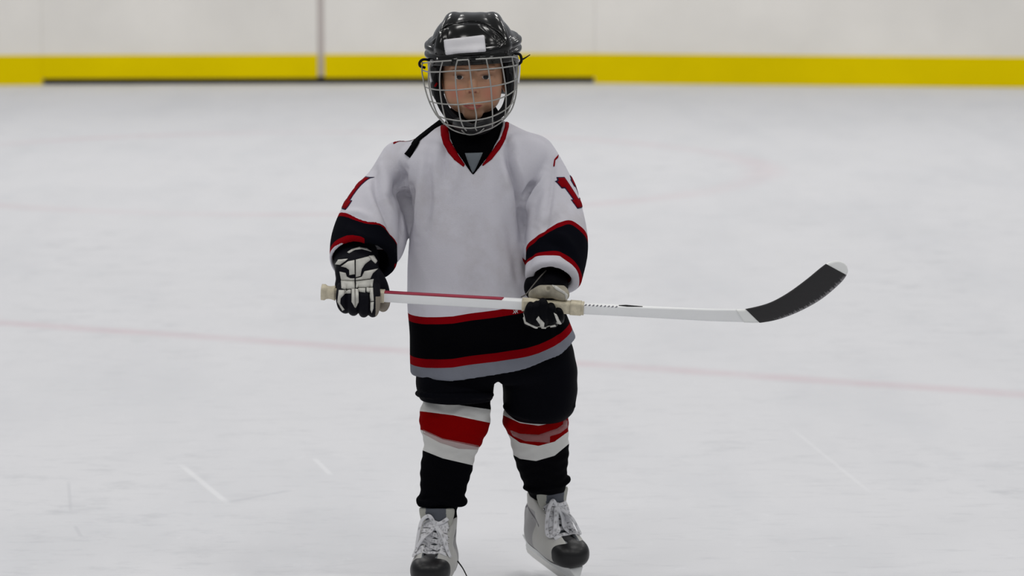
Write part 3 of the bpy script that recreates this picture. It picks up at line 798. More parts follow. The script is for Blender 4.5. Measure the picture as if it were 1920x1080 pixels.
# cloth folds, raised along the normals
Nj = normals(Vj, Qj); U, W = to_px(Vj[:, 0], Vj[:, 1], Vj[:, 2]); front = np.clip(-Nj[:, 1] * 1.6, 0, 1)
def fold(pts, amp, wd, taper=True, wr=None):
    q = cr(pts, 14); D = np.full(len(Vj), 1e9); T = np.zeros(len(Vj))
    for i in range(13):
        a, b = q[i], q[i + 1]; d = b - a; t = np.clip(((U - a[0]) * d[0] + (W - a[1]) * d[1]) / (d @ d + 1e-9), 0, 1)
        e = np.hypot(U - a[0] - t * d[0], W - a[1] - t * d[1]); m = e < D; D[m] = e[m]; T[m] = (i + t[m]) / 13
    w_ = wd
    f = np.exp(-(D / w_) ** 2) * (np.sin(np.clip(T, .04, .96) * math.pi) ** .6 if taper else 1)
    return f * amp
disp = np.zeros(len(Vj))
FOLDS = [  # (points, amplitude mm, width px)
    ([(757, 320), (752, 350), (760, 380), (769, 405)], -10, 9), ([(770, 350), (772, 390), (769, 430)], -9, 7),
    ([(795, 285), (793, 340), (786, 400), (778, 450)], 6, 9), ([(806, 300), (803, 370), (798, 430)], -4, 9),
    ([(838, 262), (836, 300), (833, 345)], -4, 7), ([(826, 262), (816, 300), (814, 360)], 3.5, 10),
    ([(775, 262), (758, 300), (747, 340), (735, 380)], -4, 10), ([(716, 300), (724, 345), (722, 372)], 4.5, 11),
    ([(703, 318), (706, 360), (722, 405), (742, 452)], -6, 7), ([(720, 372), (745, 420), (760, 470)], 5, 12),
    ([(690, 355), (705, 400), (722, 435)], 4, 10), ([(640, 398), (680, 402), (715, 430)], 3, 7),
    ([(848, 285), (856, 320), (852, 370)], 3, 8),
    ([(948, 262), (953, 300), (972, 350), (980, 400), (983, 450)], -9, 7), ([(962, 290), (972, 330), (981, 372)], 5, 6),
    ([(962, 258), (974, 300), (980, 345)], 4, 9), ([(1006, 342), (995, 352), (984, 378)], -8, 6), ([(1024, 318), (1012, 345), (992, 378), (984, 400)], 6, 8),
    ([(940, 300), (950, 360), (958, 430), (972, 510)], 4, 10), ([(945, 360), (956, 430), (968, 500), (974, 540)], -5, 9),
    ([(1041, 298), (1036, 340), (1028, 400), (1016, 440)], -3, 4), ([(1030, 330), (1020, 380), (1008, 420)], 3, 9),
    ([(1050, 400), (1030, 415), (1010, 432)], -4, 7), ([(1000, 385), (992, 430), (985, 480)], 4, 9), ([(1002, 430), (994, 470), (988, 510)], -3.5, 7),
    ([(915, 360), (925, 460), (935, 560)], 2, 16), ([(850, 420), (860, 500), (855, 600)], 1.6, 20), ([(895, 500), (890, 600), (900, 690)], -2, 20),
    ([(800, 560), (808, 640), (806, 700)], -2.5, 14), ([(980, 610), (985, 650), (990, 680)], 3, 14), ([(1040, 600), (1050, 640), (1058, 660)], -3, 9),
    ([(645, 430), (670, 440), (700, 470)], 2.5, 10), ([(1040, 440), (1060, 450), (1080, 480)], 2.5, 9), ([(1020, 455), (1045, 462), (1072, 500)], -2.5, 7),
]
for pts, amp, wd in FOLDS: disp += fold(pts, amp * 2.3 / 1000, wd) * front
# slow undulation of the whole cloth
ph = rng.uniform(0, 6, 12)
disp += .0016 * (np.sin(Vj[:, 0] * 38 + Vj[:, 2] * 9 + ph[0]) * np.sin(Vj[:, 2] * 17 + Vj[:, 0] * 12 + ph[1]) + .7 * np.sin(Vj[:, 0] * 70 - Vj[:, 2] * 22 + Vj[:, 1] * 40 + ph[2]) * np.sin(Vj[:, 2] * 31 + ph[3]))
Vj = Vj + Nj * disp[:, None]
Vj = smooth(Vj, Qj, 1)
me = mesh(Vj, Qj)
# stripe coordinates
U, W = to_px(Vj[:, 0], Vj[:, 1], Vj[:, 2])
hem = Vj[:, 2] - zhem(Vj[:, 0]) + .004 * np.sin(Vj[:, 0] * 20)
slc = np.zeros(len(Vj)); zone = np.zeros(len(Vj))
SL = []
for pts, rad, e, d in sleeveF:
    q = cr(np.hstack([pts, rad[:, None]]), 41); q = np.vstack([q, np.append(q[-1, :3] + d * .03, q[-1, 3])])
    sl = np.concatenate([[0], np.cumsum(np.linalg.norm(np.diff(q[:, :3], axis=0), axis=1))]); tot = sl[-2]
    D = np.full(len(Vj), 1e9); T = np.zeros(len(Vj)); RR = np.zeros(len(Vj))
    for i in range(len(q) - 1):
        dd_ = q[i + 1, :3] - q[i, :3]; ln = np.linalg.norm(dd_); t = np.clip(((Vj - q[i, :3]) @ dd_) / (ln * ln + 1e-12), 0, 1)
        e_ = np.linalg.norm(Vj - q[i, :3] - t[:, None] * dd_, axis=1); m = e_ < D; D[m] = e_[m]; T[m] = sl[i] + t[m] * ln; RR[m] = q[i, 3]
    SL.append((tot, D, T, RR))
for si, (tot, D, T, RR) in enumerate(SL):
    side = (U < 880) if si == 0 else (U >= 880)
    zz0 = np.minimum((1.16 - D / RR) * 4, (T / tot - .42) * 8)
    zz0 = np.minimum(zz0, (588 - W) * .25)
    slc[side] = (T[side] - tot) + .25     # .25 at the cuff edge
    zone[side] = zz0[side]
slc += .004 * np.sin(Vj[:, 0] * 45 + 1)
slc = np.where(U > 960, slc + .012 * np.exp(-((U - 1068) / 16) ** 2 - ((W - 425) / 30) ** 2), slc)
# the cuff's white edge shows only low on the sleeve to the left; its slack underside is white
mL = U < 800; sg = np.clip((slc[mL] - .15) / .06, 0, 1); slc[mL] -= .010 + .026 * np.clip((505 - W[mL]) / 40, 0, 1) * (1 - sg * (1 - np.clip((U[mL] - 630) / 60, .35, 1))) + .0010 * (U[mL] - 672) * np.clip((.235 - slc[mL]) / .06, 0, 1)
near = SL[0][1] < SL[0][3] * 1.15; c_ = mL & near & (U > 640); slc[c_] = np.minimum(slc[c_], .205 + .05 * np.clip((692 - U[c_]) / 40, 0, 1)); blk = mL & near & (U > 704) & (W > 468) & (W < 560); slc[blk] = .19; zone[blk] = 1
mR = U > 960; slc[mR] -= .0006 * np.clip(1045 - U[mR], 0, 60) * np.clip((.225 - slc[mR]) / .03, 0, 1)
slc[mR] -= .0007 * np.clip(U[mR] - 1050, 0, 60) * np.clip((slc[mR] - .17) / .04, 0, 1)
und = mL & (W < 494); zone[und] = np.minimum(zone[und], (744 + (W[und] - 430) * .02 - U[und]) * .12); slc[mL & near & (U > 738) & (W >= 494) & (W < 512)] = .221
zone = np.clip(zone, -1, 1)
fattr(me, 'band', hem); fattr(me, 'band2', slc); fattr(me, 'zone', zone)
w2 = WHITE
GREY = (.19, .20, .235)
M['jersey'] = knit_mat('jersey', [[(0, GREY), (.027, RED), (.046, (.0018, .0018, .0028)), (.122, RED), (.139, w2)],
                                  [(0, w2), (.146, RED), (.158, (.0035, .0038, .0065)), (.215, RED), (.227, w2)]], vary=.30, scale=32, ref=2.5)
jersey = link('jersey', me, M['jersey'], root)
jb = bvh_of(Vj, Qj)

# undershirt and neck guard
uf = Field((P(790, 300, 0).x, -.15, P(800, 400, 0).z), (P(990, 300, 0).x, .12, P(887, 196, 0).z), .003)
uf.add(lambda x, y, z: smax(loftf(TOR, 2.5, off=-.011)(x, y, z), np.abs(x - P(888, 300, 0).x) - .058 + y * 0 + z * 0, .02))
uf.tube([tuple(P(888, 300, -.010)), tuple(P(888, 252, -.006)), tuple(P(888, 222, .0))], [.064, .055, .047], k=.02)
uf.tube([tuple(P(866, 276, -.050)), tuple(P(888, 284, -.058)), tuple(P(910, 276, -.050))], [.018, .022, .018], k=.02)
Vu, Qu = uf.mesh(2); under = link('neck_guard', mesh(Vu, Qu), M['black_cloth'], root)
ub = bvh_of(Vu, Qu)
link('chest_patch', pads([[(872, 287), (905, 286), (890, 320), (886, 325), (883, 318)]], ub, th=.0015, off=.001, step=4), M['grey_cloth'], under)['label'] = 'grey patch'
RL = [(826, 234), (827, 255), (831, 270), (840, 285), (852, 300), (869, 313), (871, 309), (858.5, 290), (843.5, 263), (839.5, 236)]
RR_ = [(948, 224), (954, 224), (954, 238), (948, 260), (937, 280), (922, 299), (906, 311), (904, 310), (919.5, 288), (937.5, 262), (946, 240)]
link('collar_trim', pads([RL, RR_], jb, th=.0018, off=.0008, step=4), M['red_cloth'], jersey)['label'] = 'red collar trim'
def on(b, u, v, dz=0.):
    o, d = cam_cast(u, v); h, n, _, _ = b.ray_cast(o, d)
    return (np.array(h + n * dz), np.array(n)) if h is not None else None
sp = [on(jb, *q, .0015) for q in ((820, 234), (810, 239), (797, 249), (786, 261), (778, 273), (771, 284), (765, 293))]
sp = [q for q in sp if q]; p0 = np.array(P(829, 229, .012))
link('neck_strap', ribbon([[(p0, np.array((-.3, -.6, .8)))] + sp], .0240, .0028), M['black_cloth'], root)['label'] = 'black strap over the shoulder'
# seam line at the armhole and piping on the shoulder
link('shoulder_piping', pads([[(737, 268), (760, 256), (795, 240.5), (795, 242.5), (762, 258.5), (738, 270.5)]], jb, th=.0012, off=.0006, step=5), M['red_cloth'], jersey)['label'] = 'red and navy piping'
link('shoulder_piping', pads([[(744, 263), (758, 256.5), (758, 258.5), (745, 266)]], jb, th=.0016, off=.0008, step=5), M['navy'], jersey)
link('shoulder_mark', pads([[(1037, 312), (1039, 299), (1044, 293), (1047, 290), (1046, 296), (1041, 301), (1040, 312)]], jb, th=.0010, off=.0008, step=3), M['red_cloth'], jersey)
# numbers: drawn flat, cast from the outer side of each sleeve
ONE = [(8, 0), (22, 0), (22, 41), (29, 41), (29, 55), (1, 55), (1, 41), (7, 41), (7, 17), (0, 17), (0, 7), (5, 5)]
def side_cast(center, yaw, sx=1., shear=0.):
    n = Vector((math.sin(yaw), -math.cos(yaw), .0)).normalized(); rgt = Vector((math.cos(yaw), math.sin(yaw), 0)); up = Vector((0, 0, 1))
    def f(u, v): return Vector(center) + rgt * (u * .00112 * sx + v * shear * .00112) - up * (v * .00112) + n * .3, -n
    return f
def grow(poly, g):
    p = np.array(poly, float); n = len(p); out = []
    for i in range(n):
        a, b, c = p[i - 1], p[i], p[(i + 1) % n]; e1 = (b - a) / (np.linalg.norm(b - a) + 1e-9); e2 = (c - b) / (np.linalg.norm(c - b) + 1e-9)
        n1 = np.array([e1[1], -e1[0]]); n2 = np.array([e2[1], -e2[0]]); m = n1 + n2; m /= max(.5, np.linalg.norm(m)); out.append(b + m * g * 1.2)
    return out
def shift(poly, dx, dy): return [(x + dx, y + dy) for x, y in poly]
for nm, cen, yaw, shr in (('right', P(1031, 331, .005), R(36), .42), ('left', P(718, 331, .015), R(-66), .35)):
    x0 = -17 if nm == 'right' else -38
    digits = [shift(ONE, x0, 0), shift(ONE, x0 + 38, 0)]
    cst = side_cast(cen, yaw, 1, shr)
    o = link('sleeve_number', pads([grow(d, 1.8) for d in digits], jb, th=.0009, off=.0007, step=4, cast=cst), M['navy'], jersey); o['label'] = 'navy edge of the 11'
    o = link('sleeve_number', pads(digits, jb, th=.0012, off=.0012, step=4, cast=cst), M['red_cloth'], jersey); o['label'] = 'red number 11'
def strokes(lines, wd):
    out = []
    for (x0, y0, x1, y1) in lines:
        d = np.array([x1 - x0, y1 - y0], float); d /= np.linalg.norm(d); n = np.array([-d[1], d[0]]) * wd / 2
        out.append([(x0 + n[0], y0 + n[1]), (x1 + n[0], y1 + n[1]), (x1 - n[0], y1 - n[1]), (x0 - n[0], y0 - n[1])])
    return out
link('maker_mark', pads(strokes([(963, 582, 967, 588), (967, 582, 962, 588), (967, 581, 971, 587), (971, 581, 966, 587)], 1.1), jb, th=.0006, off=.0006, step=3), M['sticker'], jersey)

# ---------------- pants
pf = Field((P(760, 700, 0).x, -.16, P(900, 800, 0).z), (P(1100, 700, 0).x, .20, P(900, 560, 0).z), .0034)
pf.add(loftf(px_rings([(590, 790, 1060, .10, .02), (640, 788, 1064, .102, .02), (690, 788, 1070, .10, .02), (712, 800, 1060, .09, .02)])))
pf.add(loftf(px_rings([(640, 785, 930, .090, .01), (700, 779, 932, .092, .005), (725, 781, 930, .094, .0), (735, 784, 928, .095, -.002), (748, 785, 926, .093, -.004)]), 2.8), k=.006)
def rleg(off=0.): return loftf(px_rings([(620, 940, 1066, .092, .03), (665, 936, 1078, .096, .035), (700, 936, 1083, .100, .04), (740, 942, 1083, .100, .05), (764, 944, 1078, .098, .055), (786, 952, 1068, .090, .06)]), 2.6, off=off, capr=.022)
pf.add(rleg(), k=.006)
pf.tube(PA([(783, 738, -.05), (800, 741, -.088), (855, 743, -.098), (910, 742, -.088), (926, 740, -.05)]), [.006, .007, .007, .007, .006], k=.004)
pf.tube(PA([(946, 762, .0), (965, 776, -.025), (1005, 783, -.036), (1045, 776, -.02), (1076, 760, .01)]), [.006] * 5, k=.004)
pf.cut(ellf(np.array(P(934, 758, -.02)), np.array((.0065, .2, .055)), 2.2), k=.01)
Vp, Qp = pf.mesh(2)
Vp = Vp + normals(Vp, Qp) * (.0012 * (np.sin(Vp[:, 0] * 60 + Vp[:, 2] * 50) * np.sin(Vp[:, 2] * 90 + 1)))[:, None]
link('hockey_pants', mesh(Vp, Qp), M['pants'], root)

# ---------------- socks
SR = (.20, .0006, .001)
def sock(rows, bands_px, n=2.3, roll=None, tape=None, lean=0., Yb=0., knee=None):
    zs = [P(r[0], r[0], r[4]).z for r in rows]
    f = Field((min(r[1] for r in rows) * sc(0) - 960 * sc(0) - .05, min(r[4] - r[3] for r in rows) - .03, P(900, rows[-1][0], rows[-1][4]).z - .03),
              (max(r[2] for r in rows) * sc(.1) - 960 * sc(.1) + .05, max(r[4] + r[3] for r in rows) + .03, P(900, rows[0][0], rows[0][4]).z + .03), .0026)
    f.add(loftf(px_rings(rows), n))
    if knee: f.ell(tuple(P(*knee[0])), knee[1], k=.02)
    if roll:
        for pts, rad in roll: f.tube(PA(pts), rad, k=.006)
    V, Q = f.mesh(2); N_ = normals(V, Q)
    V = V + N_ * (.0007 * np.sin(V[:, 2] * 260 + 2 * np.sin(V[:, 0] * 80)) + .0006 * np.sin(V[:, 0] * 170 + V[:, 2] * 60))[:, None]
    return V, Q
KX = .0
# left
V, Q = sock([(728, 798, 918, .055, -.005), (752, 797, 921, .062, -.008), (770, 792, 921, .066, -.012), (800, 792, 918, .067, -.014), (825, 795, 907, .064, -.012), (850, 791, 894, .056, -.006),
             (880, 788, 886, .050, .0), (915, 787, 876, .046, .004), (942, 786, 866, .044, .006), (955, 792, 858, .034, .004), (1000, 794, 854, .033, .006)], None,
            roll=[([(787, 935, -.0), (789, 944, -.028), (806, 943, -.040), (830, 942, -.044), (850, 943, -.038), (864, 941, -.02), (867, 938, .01)], [.006, .006, .005, .005, .006, .0095, .009])],
            knee=((800, 782, -.03), (.012, .03, .03)))
def band_attr(V, Q, edges, name):
    """edges: list of px lines [(x0,y0),(x1,y1),...] from top down; attribute = smooth index of the band a vertex is in"""
    U, W = to_px(V[:, 0], V[:, 1], V[:, 2])
    # use the height a vertex would have on the front of the leg so the bands run round it
    E = [np.interp(U, [p[0] for p in e], [p[1] for p in e]) for e in edges]
    W2 = W
    val = np.zeros(len(V)); E = [E[0] - 40] + E + [E[-1] + 400]
    for i in range(len(E) - 1):
        t = (W2 - E[i]) / (E[i + 1] - E[i]); m = (t >= 0) & (t < 1); val[m] = i + t[m]
    return val / 10
WS = (.60, .60, .58)
EL = [[(790, 748), (797, 750), (922, 768)], [(790, 770), (850, 777), (922, 792)], [(790, 806), (830, 824), (895, 838), (910, 838)], [(790, 834), (830, 850), (895, 865), (905, 866)]]
me = mesh(V, Q); fattr(me, 'band', band_attr(V, Q, EL, 'l'))
sm1 = knit_mat('sock_left', [[(0, BLACK), (.1, WS), (.2, SR), (.3, WS), (.4, BLACK)]], vary=.12, scale=40)
sockL = link('hockey_sock', me, sm1, root); slb = bvh_of(V, Q)
clear = mat('clear_tape', (.42, .22, .22), .35, alpha=.42, coat=.1, spec=.5)
link('sock_tape', pads([[(793, 805), (830, 822), (897, 835), (896, 843), (860, 841), (825, 830), (794, 813)]], slb, th=.0006, off=.0005, step=5), clear, sockL)['label'] = 'clear tape wrapped over the red band'
# right
V, Q = sock([(750, 950, 1062, .060, .045), (775, 946, 1066, .064, .05), (795, 947, 1067, .066, .055), (820, 955, 1067, .064, .062), (845, 960, 1067, .058, .075),
             (875, 968, 1065, .052, .10), (900, 978, 1063, .048, .125), (918, 986, 1060, .047, .15), (930, 992, 1054, .034, .170), (985, 1000, 1048, .026, .195)], None,
            roll=[([(984, 914, .12), (998, 919, .095), (1022, 915, .090), (1045, 908, .10), (1062, 900, .115), (1064, 895, .15)], [.005, .005, .005, .006, .007, .006])],
            knee=((956, 790, .02), (.013, .03, .017)))
ER = [[(940, 764), (1070, 750)], [(940, 776), (975, 792), (1010, 797), (1050, 789), (1070, 777)], [(942, 805), (958, 818), (975, 830), (1010, 836), (1040, 828), (1070, 806)], [(942, 828), (960, 842), (975, 851), (1005, 855), (1040, 845), (1070, 820)]]
me = mesh(V, Q); fattr(me, 'band', band_attr(V, Q, ER, 'r'))
sm2 = knit_mat('sock_right', [[(0, WS), (.1, WS), (.2, SR), (.3, WS), (.4, BLACK)]], vary=.12, scale=40)
sockR = link('hockey_sock', me, sm2, root); srb = bvh_of(V, Q)
link('sock_tape', pads([[(956, 806), (975, 813), (1010, 815), (1045, 803), (1068, 786), (1067, 799), (1050, 812), (1031, 818), (1031, 830), (985, 827), (962, 817)]], srb, th=.0006, off=.0005, step=5), clear, sockR)['label'] = 'clear tape wrapped over the red band'

# ---------------- skates
def skate(M4, lay, nm):
    def inv(x, y, z):
        I = M4.inverted()
        return (I[0][0] * x + I[0][1] * y + I[0][2] * z + I[0][3], I[1][0] * x + I[1][1] * y + I[1][2] * z + I[1][3], I[2][0] * x + I[2][1] * y + I[2][2] * z + I[2][3])
    def tw(V): 
        Vh_ = np.hstack([V, np.ones((len(V), 1))]) @ np.array(M4).T; return Vh_[:, :3]
    f = Field((-.06, -.10, .03), (.06, .17, .215), .0018)
    f.add(loftf([(.055, 0, -.015, .034, .052), (.09, 0, -.018, .034, .050), (.125, 0, -.014, .036, .046), (.16, 0, -.010, .039, .046), (.188, 0, -.010, .041, .046)], 2.3))
    f.tube([(0, -.03, .083), (0, .03, .085), (0, .075, .080), (0, .108, .076)], [.033, .036, .036, .033], k=.02)
    f.ell((0, .075, .076), (.0425, .072, .030), k=.012)
    f.tube([(0, .052, .108), (0, .030, .138), (0, .020, .165)], [.026, .027, .028], k=.02)
    f.ell((.0, -.060, .120), (.024, .018, .03), k=.015)
    f.clip(lambda x, y, z: .052 - z + x * 0 + y * 0, k=.004)
    # top opening, V notch lower in front
    f.clip(lambda x, y, z: z - .182 + np.clip(y - .0, 0, 1) * .55 + x * 0, k=.006)
    f.cut(loftf([(.13, 0, -.010, .028, .034), (.21, 0, -.010, .034, .040)], 2.2), k=.004)
    f.cut(lambda x, y, z: smax(np.abs(x) - .0165 + y * 0 + z * 0, smax(.11 - z, -(y - .025), .004), .004), k=.003)
    V, Q = f.mesh(2)
    col = np.tile(np.array([.46, .455, .43]), (len(V), 1))
    x, y, z = V.T
    heel = (y < .012) & (z < .150) & (z > .06); edge = (np.abs(z - (.150 - np.abs(y + .03) * .5)) < .003) & (y < .03)
    col[heel] = (.30, .295, .295)
    col[edge] = (.06, .05, .06)
    col[(z < .060)] = (.03, .03, .03)
    inner_ = (np.abs(x) < .018) & (y > .02) & (z > .105); col[inner_] = (.12, .13, .14)
    col[(z > .125) & (np.hypot(x / .036, (y + .01) / .040) < 1.0)] = (.03, .03, .035)
    me = mesh(tw(V), Q); cattr(me, 'tint', smooth_col(col, Q, 1)); boot = link('ice_skate', me, M['boot'], root); boot['label'] = lay['label']
    bv = bvh_of(V, Q)
    # toe cap
    t = Field((-.06, .04, .03), (.06, .17, .13), .0018)
    t.ell((0, .098, .078), (.0455, .060, .0345), n=2.3)
    t.clip(lambda x, y, z: .050 - z + x * 0 + y * 0, k=.006)
    t.clip(lambda x, y, z: -(y - .082) - (z - .08) * .35 + np.abs(x) * .35 + 0 * z, k=.003)
    V2, Q2 = t.mesh(1); link('toe_cap', mesh(tw(V2), Q2), M['toe'], boot); 
    tb = bvh_of(V2, Q2)
    # tongue
    t = Field((-.06, -.03, .08), (.06, .08, .23), .0018)
    q = cr([(0, .075, .106), (0, .056, .122), (0, .040, .150), (0, .034, .180), (0, .038, .208)], 13)
    def ton(x, y, z):
        yc = np.interp(z, q[:, 2], q[:, 1]); wd = np.interp(z, [.10, .14, .19, .215], [.020, .028, .040, .042])
        return smax(smax(np.abs(y - yc + x * x * 9) - .006, np.abs(x) - wd + 0 * y, .006), smax(z - .206, .105 - z, .004) + 0 * x + 0 * y, .008)
    t.add(ton); V3, Q3 = t.mesh(2)
    c3 = np.tile(np.array([.075, .082, .10]), (len(V3), 1)); x3, y3, z3 = V3.T
    c3[(np.abs(x3) > .0235) & (z3 > .160)] = (.38, .38, .34); c3[(z3 < .172) & (np.abs(x3) < .0235)] = (.11, .125, .14)
    me = mesh(tw(V3), Q3); cattr(me, 'tint', smooth_col(c3, Q3, 1)); link('tongue', me, M['tongue'], boot)
    nb = bvh_of(V3, Q3)
    # laces, laid over boot and tongue
    nrm0 = Vector((0, .78, .62)).normalized()
    def lie(u, s, h=.001):
        c = Vector((u * .00108, .074 - s * .048, .108 + s * .066)); o = c + nrm0 * .15
        best = None
        for b_ in (bv, nb, tb):
            hit, nn, _, d = b_.ray_cast(o, -nrm0)
            if hit is not None and (best is None or d < best[1]): best = (hit, d, nn)
        if best is None: best = (c, 0, nrm0)
        p = best[0] + nrm0 * (h); n = nrm0 * .7 + best[2] * .5
        return p, n
    paths = []
    W4 = np.array(M4)[:3, :3]
    def conv(lst): return [(np.array(M4 @ p), W4 @ np.array(n)) for p, n in lst]
    rows_ = [(-.12, 30), (.10, 30), (.31, 29), (.48, 28), (.66, 27), (.84, 26)]
    for i, (s, wd) in enumerate(rows_):
        nx_ = rows_[min(i + 1, len(rows_) - 1)]
        jit = random.uniform(-.03, .03)
        for sd in (-1, 1):
            if i == len(rows_) - 1: break
            lst = []
            for k in range(7):
                u = sd * (-wd + k * (wd + nx_[1]) / 6); ss = s + (nx_[0] - s) * (k / 6) * .85 + jit * math.sin(k)
                lst.append(lie(u, ss, .0015 + (.0018 if sd > 0 else 0) * math.sin(k / 6 * math.pi) + .0004 * i))
            paths.append(conv(lst))
    paths.append(conv([lie(u, .86 + .04 * math.sin(u * .15), .004) for u in (-26, -13, 0, 13, 26)]))
    link('lace', ribbon(paths, .0105, .0016, 4), M['lace'], boot)
    # bow
    bow = []
    for path in lay['bow']:
        lst = []
        for (u, s, h) in path: lst.append(lie(u, s, h))
        bow.append(conv(lst))
    link('lace_bow', ribbon(bow, .0090, .0015, 6), M['lace'], boot)
    if lay.get('tail'):
        link('lace_end', tube_mesh([[tuple(P(*p)) for p in lay['tail']]], [.0017, .0013, .0013], 8, 6), M['lace'], boot)
        const_tint(boot.children[-1].data, (.3, .3, .32))
    # eyelets
    for s, wd in rows_:
        for sd in (-1, 1):
            p, n = lie(sd * (wd + .5), s, 0); n = Vector(n).normalized()
            me = tube_mesh([[tuple(M4 @ (p - n * .0012)), tuple(M4 @ (p + n * .0009))]], .0026, 10); 
            link('eyelet', me, M['steel'], boot)
    # holder and blade
    h = Field((-.03, -.11, .0), (.03, .175, .062), .0018)
    def hold(x, y, z):
        wd = .005 + np.clip((z - .028) * .55, 0, .014)
        mid_ = smax(z - .030 - np.abs(y - .03) * .0, 0 * z - 1, .001)
        body_ = smax(np.abs(x) - wd + 0 * y, smax(smax(y - .145 + (.05 - z) * -.35, -(y + .088) + (.05 - z) * -.2, .004), smax(z - .054, .016 - z, .002) + 0 * y, .003) + 0 * x, .003)
        hole = np.sqrt(((y - .03) / .048) ** 2 + ((z - .046) / .016) ** 2 + 0 * x) - 1
        return smax(body_, -hole * .016, .004)
    h.add(hold); V5, Q5 = h.mesh(2); link('blade_holder', mesh(tw(V5), Q5), M['holder'], boot)
    # steel runner with rocker
    prof = [(-.095, .010), (-.088, .003), (-.06, .0005), (.03, 0), (.11, .0005), (.140, .004), (.158, .014), (.160, .020), (-.095, .020)]
    Vb_ = [(sx * .0018, y_, z_) for sx in (-1, 1) for y_, z_ in prof]; n_ = len(prof)
    Fb = [tuple(range(n_))[::-1], tuple(range(n_, 2 * n_))] + [(i, (i + 1) % n_, n_ + (i + 1) % n_, n_ + i) for i in range(n_)]
    link('blade', mesh_list(tw(np.array(Vb_)), Fb), M['steel'], boot, smooth=False)
def smooth_col(c, Q, it): return c
Rz = lambda a: Matrix.Rotation(a, 4, 'Z')
g0 = ICE(823, 1113)
ML = Matrix.Translation((g0.x, -.005, 0)) @ Rz(math.pi - R(9)) @ Matrix.Scale(.97, 4)
skate(ML, dict(label='grey skate on the planted foot', tail=[(858, 1052, -.09), (868, 1066, -.10), (876, 1082, -.11)],
    bow=[[(0, .80, .004), (-10, .66, .010), (-22, .38, .014), (-33, .02, .012), (-38, -.10, .006), (-28, .12, .006), (-14, .5, .010), (-2, .78, .006)],
         [(0, .82, .004), (12, .98, .012), (28, .90, .014), (33, .55, .014), (36, .15, .012), (34, .0, .008)],
         [(0, .80, .006), (8, .62, .010), (20, .34, .012), (32, .14, .012), (37, .02, .010), (38, -.12, .008), (32, -.22, .006)],
         [(0, .84, .004), (-12, .86, .006), (-26, 1.0, .006)], [(-2, .82, .004), (-14, .76, .006), (-29, .78, .006)]]), 'l')
g1 = P(1024, 1085, .185)
MR = Matrix.Translation((g1.x, .20, .022)) @ Rz(math.pi + R(29)) @ Matrix.Rotation(R(-11), 4, 'X') @ Matrix.Rotation(R(5), 4, 'Y') @ Matrix.Scale(.96, 4)
skate(MR, dict(label='grey skate on the trailing foot',
    bow=[[(0, .80, .004), (-10, .66, .012), (-20, .36, .016), (-30, .0, .014), (-26, -.12, .008), (-14, .05, .008), (-8, .45, .012), (-2, .78, .006)],
         [(0, .82, .004), (12, .96, .012), (26, .72, .016), (34, .30, .016), (36, .05, .012), (28, .02, .010), (18, .40, .012), (4, .78, .006)],
         [(0, .80, .006), (6, .55, .012), (10, .30, .012), (18, .10, .012), (26, -.02, .008)],
         [(0, .84, .004), (-12, .84, .006), (-26, .86, .006)], [(-2, .82, .004), (-13, .74, .006), (-27, .70, .006)],
         [(0, .80, .006), (-6, .5, .012), (-4, .2, .012), (-12, -.02, .008)]]), 'r')

# ---------------- gloves
def fingerset(f, chains, k=.002):
    for pts, rad in chains:
        t = Field(f.lo, f.lo + f.h * (f.n - 1), f.h); t.tube(PA(pts), rad, k=.0, n=4 * (len(pts) - 1) + 1)
        f.F = smin(f.F, t.F[:f.F.shape[0], :f.F.shape[1], :f.F.shape[2]], k).astype(np.float32)
def gfield(x0, x1, y0, y1, Y0, Y1):
    a = P(x0, y1, 0); b = P(x1, y0, 0); return Field((a.x, Y0, a.z), (b.x, Y1, b.z), .0014)
# left of the picture: back of the hand to the camera
gf = gfield(600, 745, 435, 615, -.25, -.01)
gf.tube(PA([(669, 478, -.05), (668, 494, -.100)]), [.046, .048])
gf.tube(PA([(668, 480, -.095), (668, 500, -.135)]), [.046, .042], k=.01)
gf.ell(tuple(P(671, 520, -.148)), (.046, .026, .038), k=.014, n=2.5)
gf.ell(tuple(P(671, 540, -.160)), (.045, .022, .018), k=.01, n=2.6)
fingerset(gf, [([(642, 540, -.172), (640, 556, -.190), (642, 572, -.192), (648, 579, -.178), (650, 572, -.155)], [.0120, .0120, .0112, .0105, .010]),
               ([(662, 540, -.176), (661, 557, -.196), (661, 576, -.197), (663, 583, -.180), (664, 574, -.156)], [.0122, .0125, .0118, .0108, .010]),
               ([(682, 540, -.176), (682, 558, -.196), (682, 578, -.197), (682, 586, -.180), (681, 576, -.156)], [.0122, .0125, .0118, .0108, .010]),
               ([(702, 539, -.172), (703, 557, -.190), (702, 578, -.192), (699, 586, -.178), (696, 577, -.156)], [.0118, .0120, .0114, .0105, .010])])
gf.tube(PA([(704, 515, -.140), (716, 538, -.135), (720, 562, -.130), (718, 576, -.135)]), [.014, .0125, .0115, .010], k=.006)
Vg, Qg = gf.mesh(2); Ug, Wg = to_px(*Vg.T)
col = np.tile(np.array([.007, .007, .010]), (len(Vg), 1)); m = (Ug > 704) & (Wg > 556); col[m] = (.26, .23, .19)
me = mesh(Vg, Qg); cattr(me, 'tint', col); gl = link('glove', me, M['glove'], root); gl['label'] = 'black and silver glove, back of the hand showing'
gb = bvh_of(Vg, Qg)
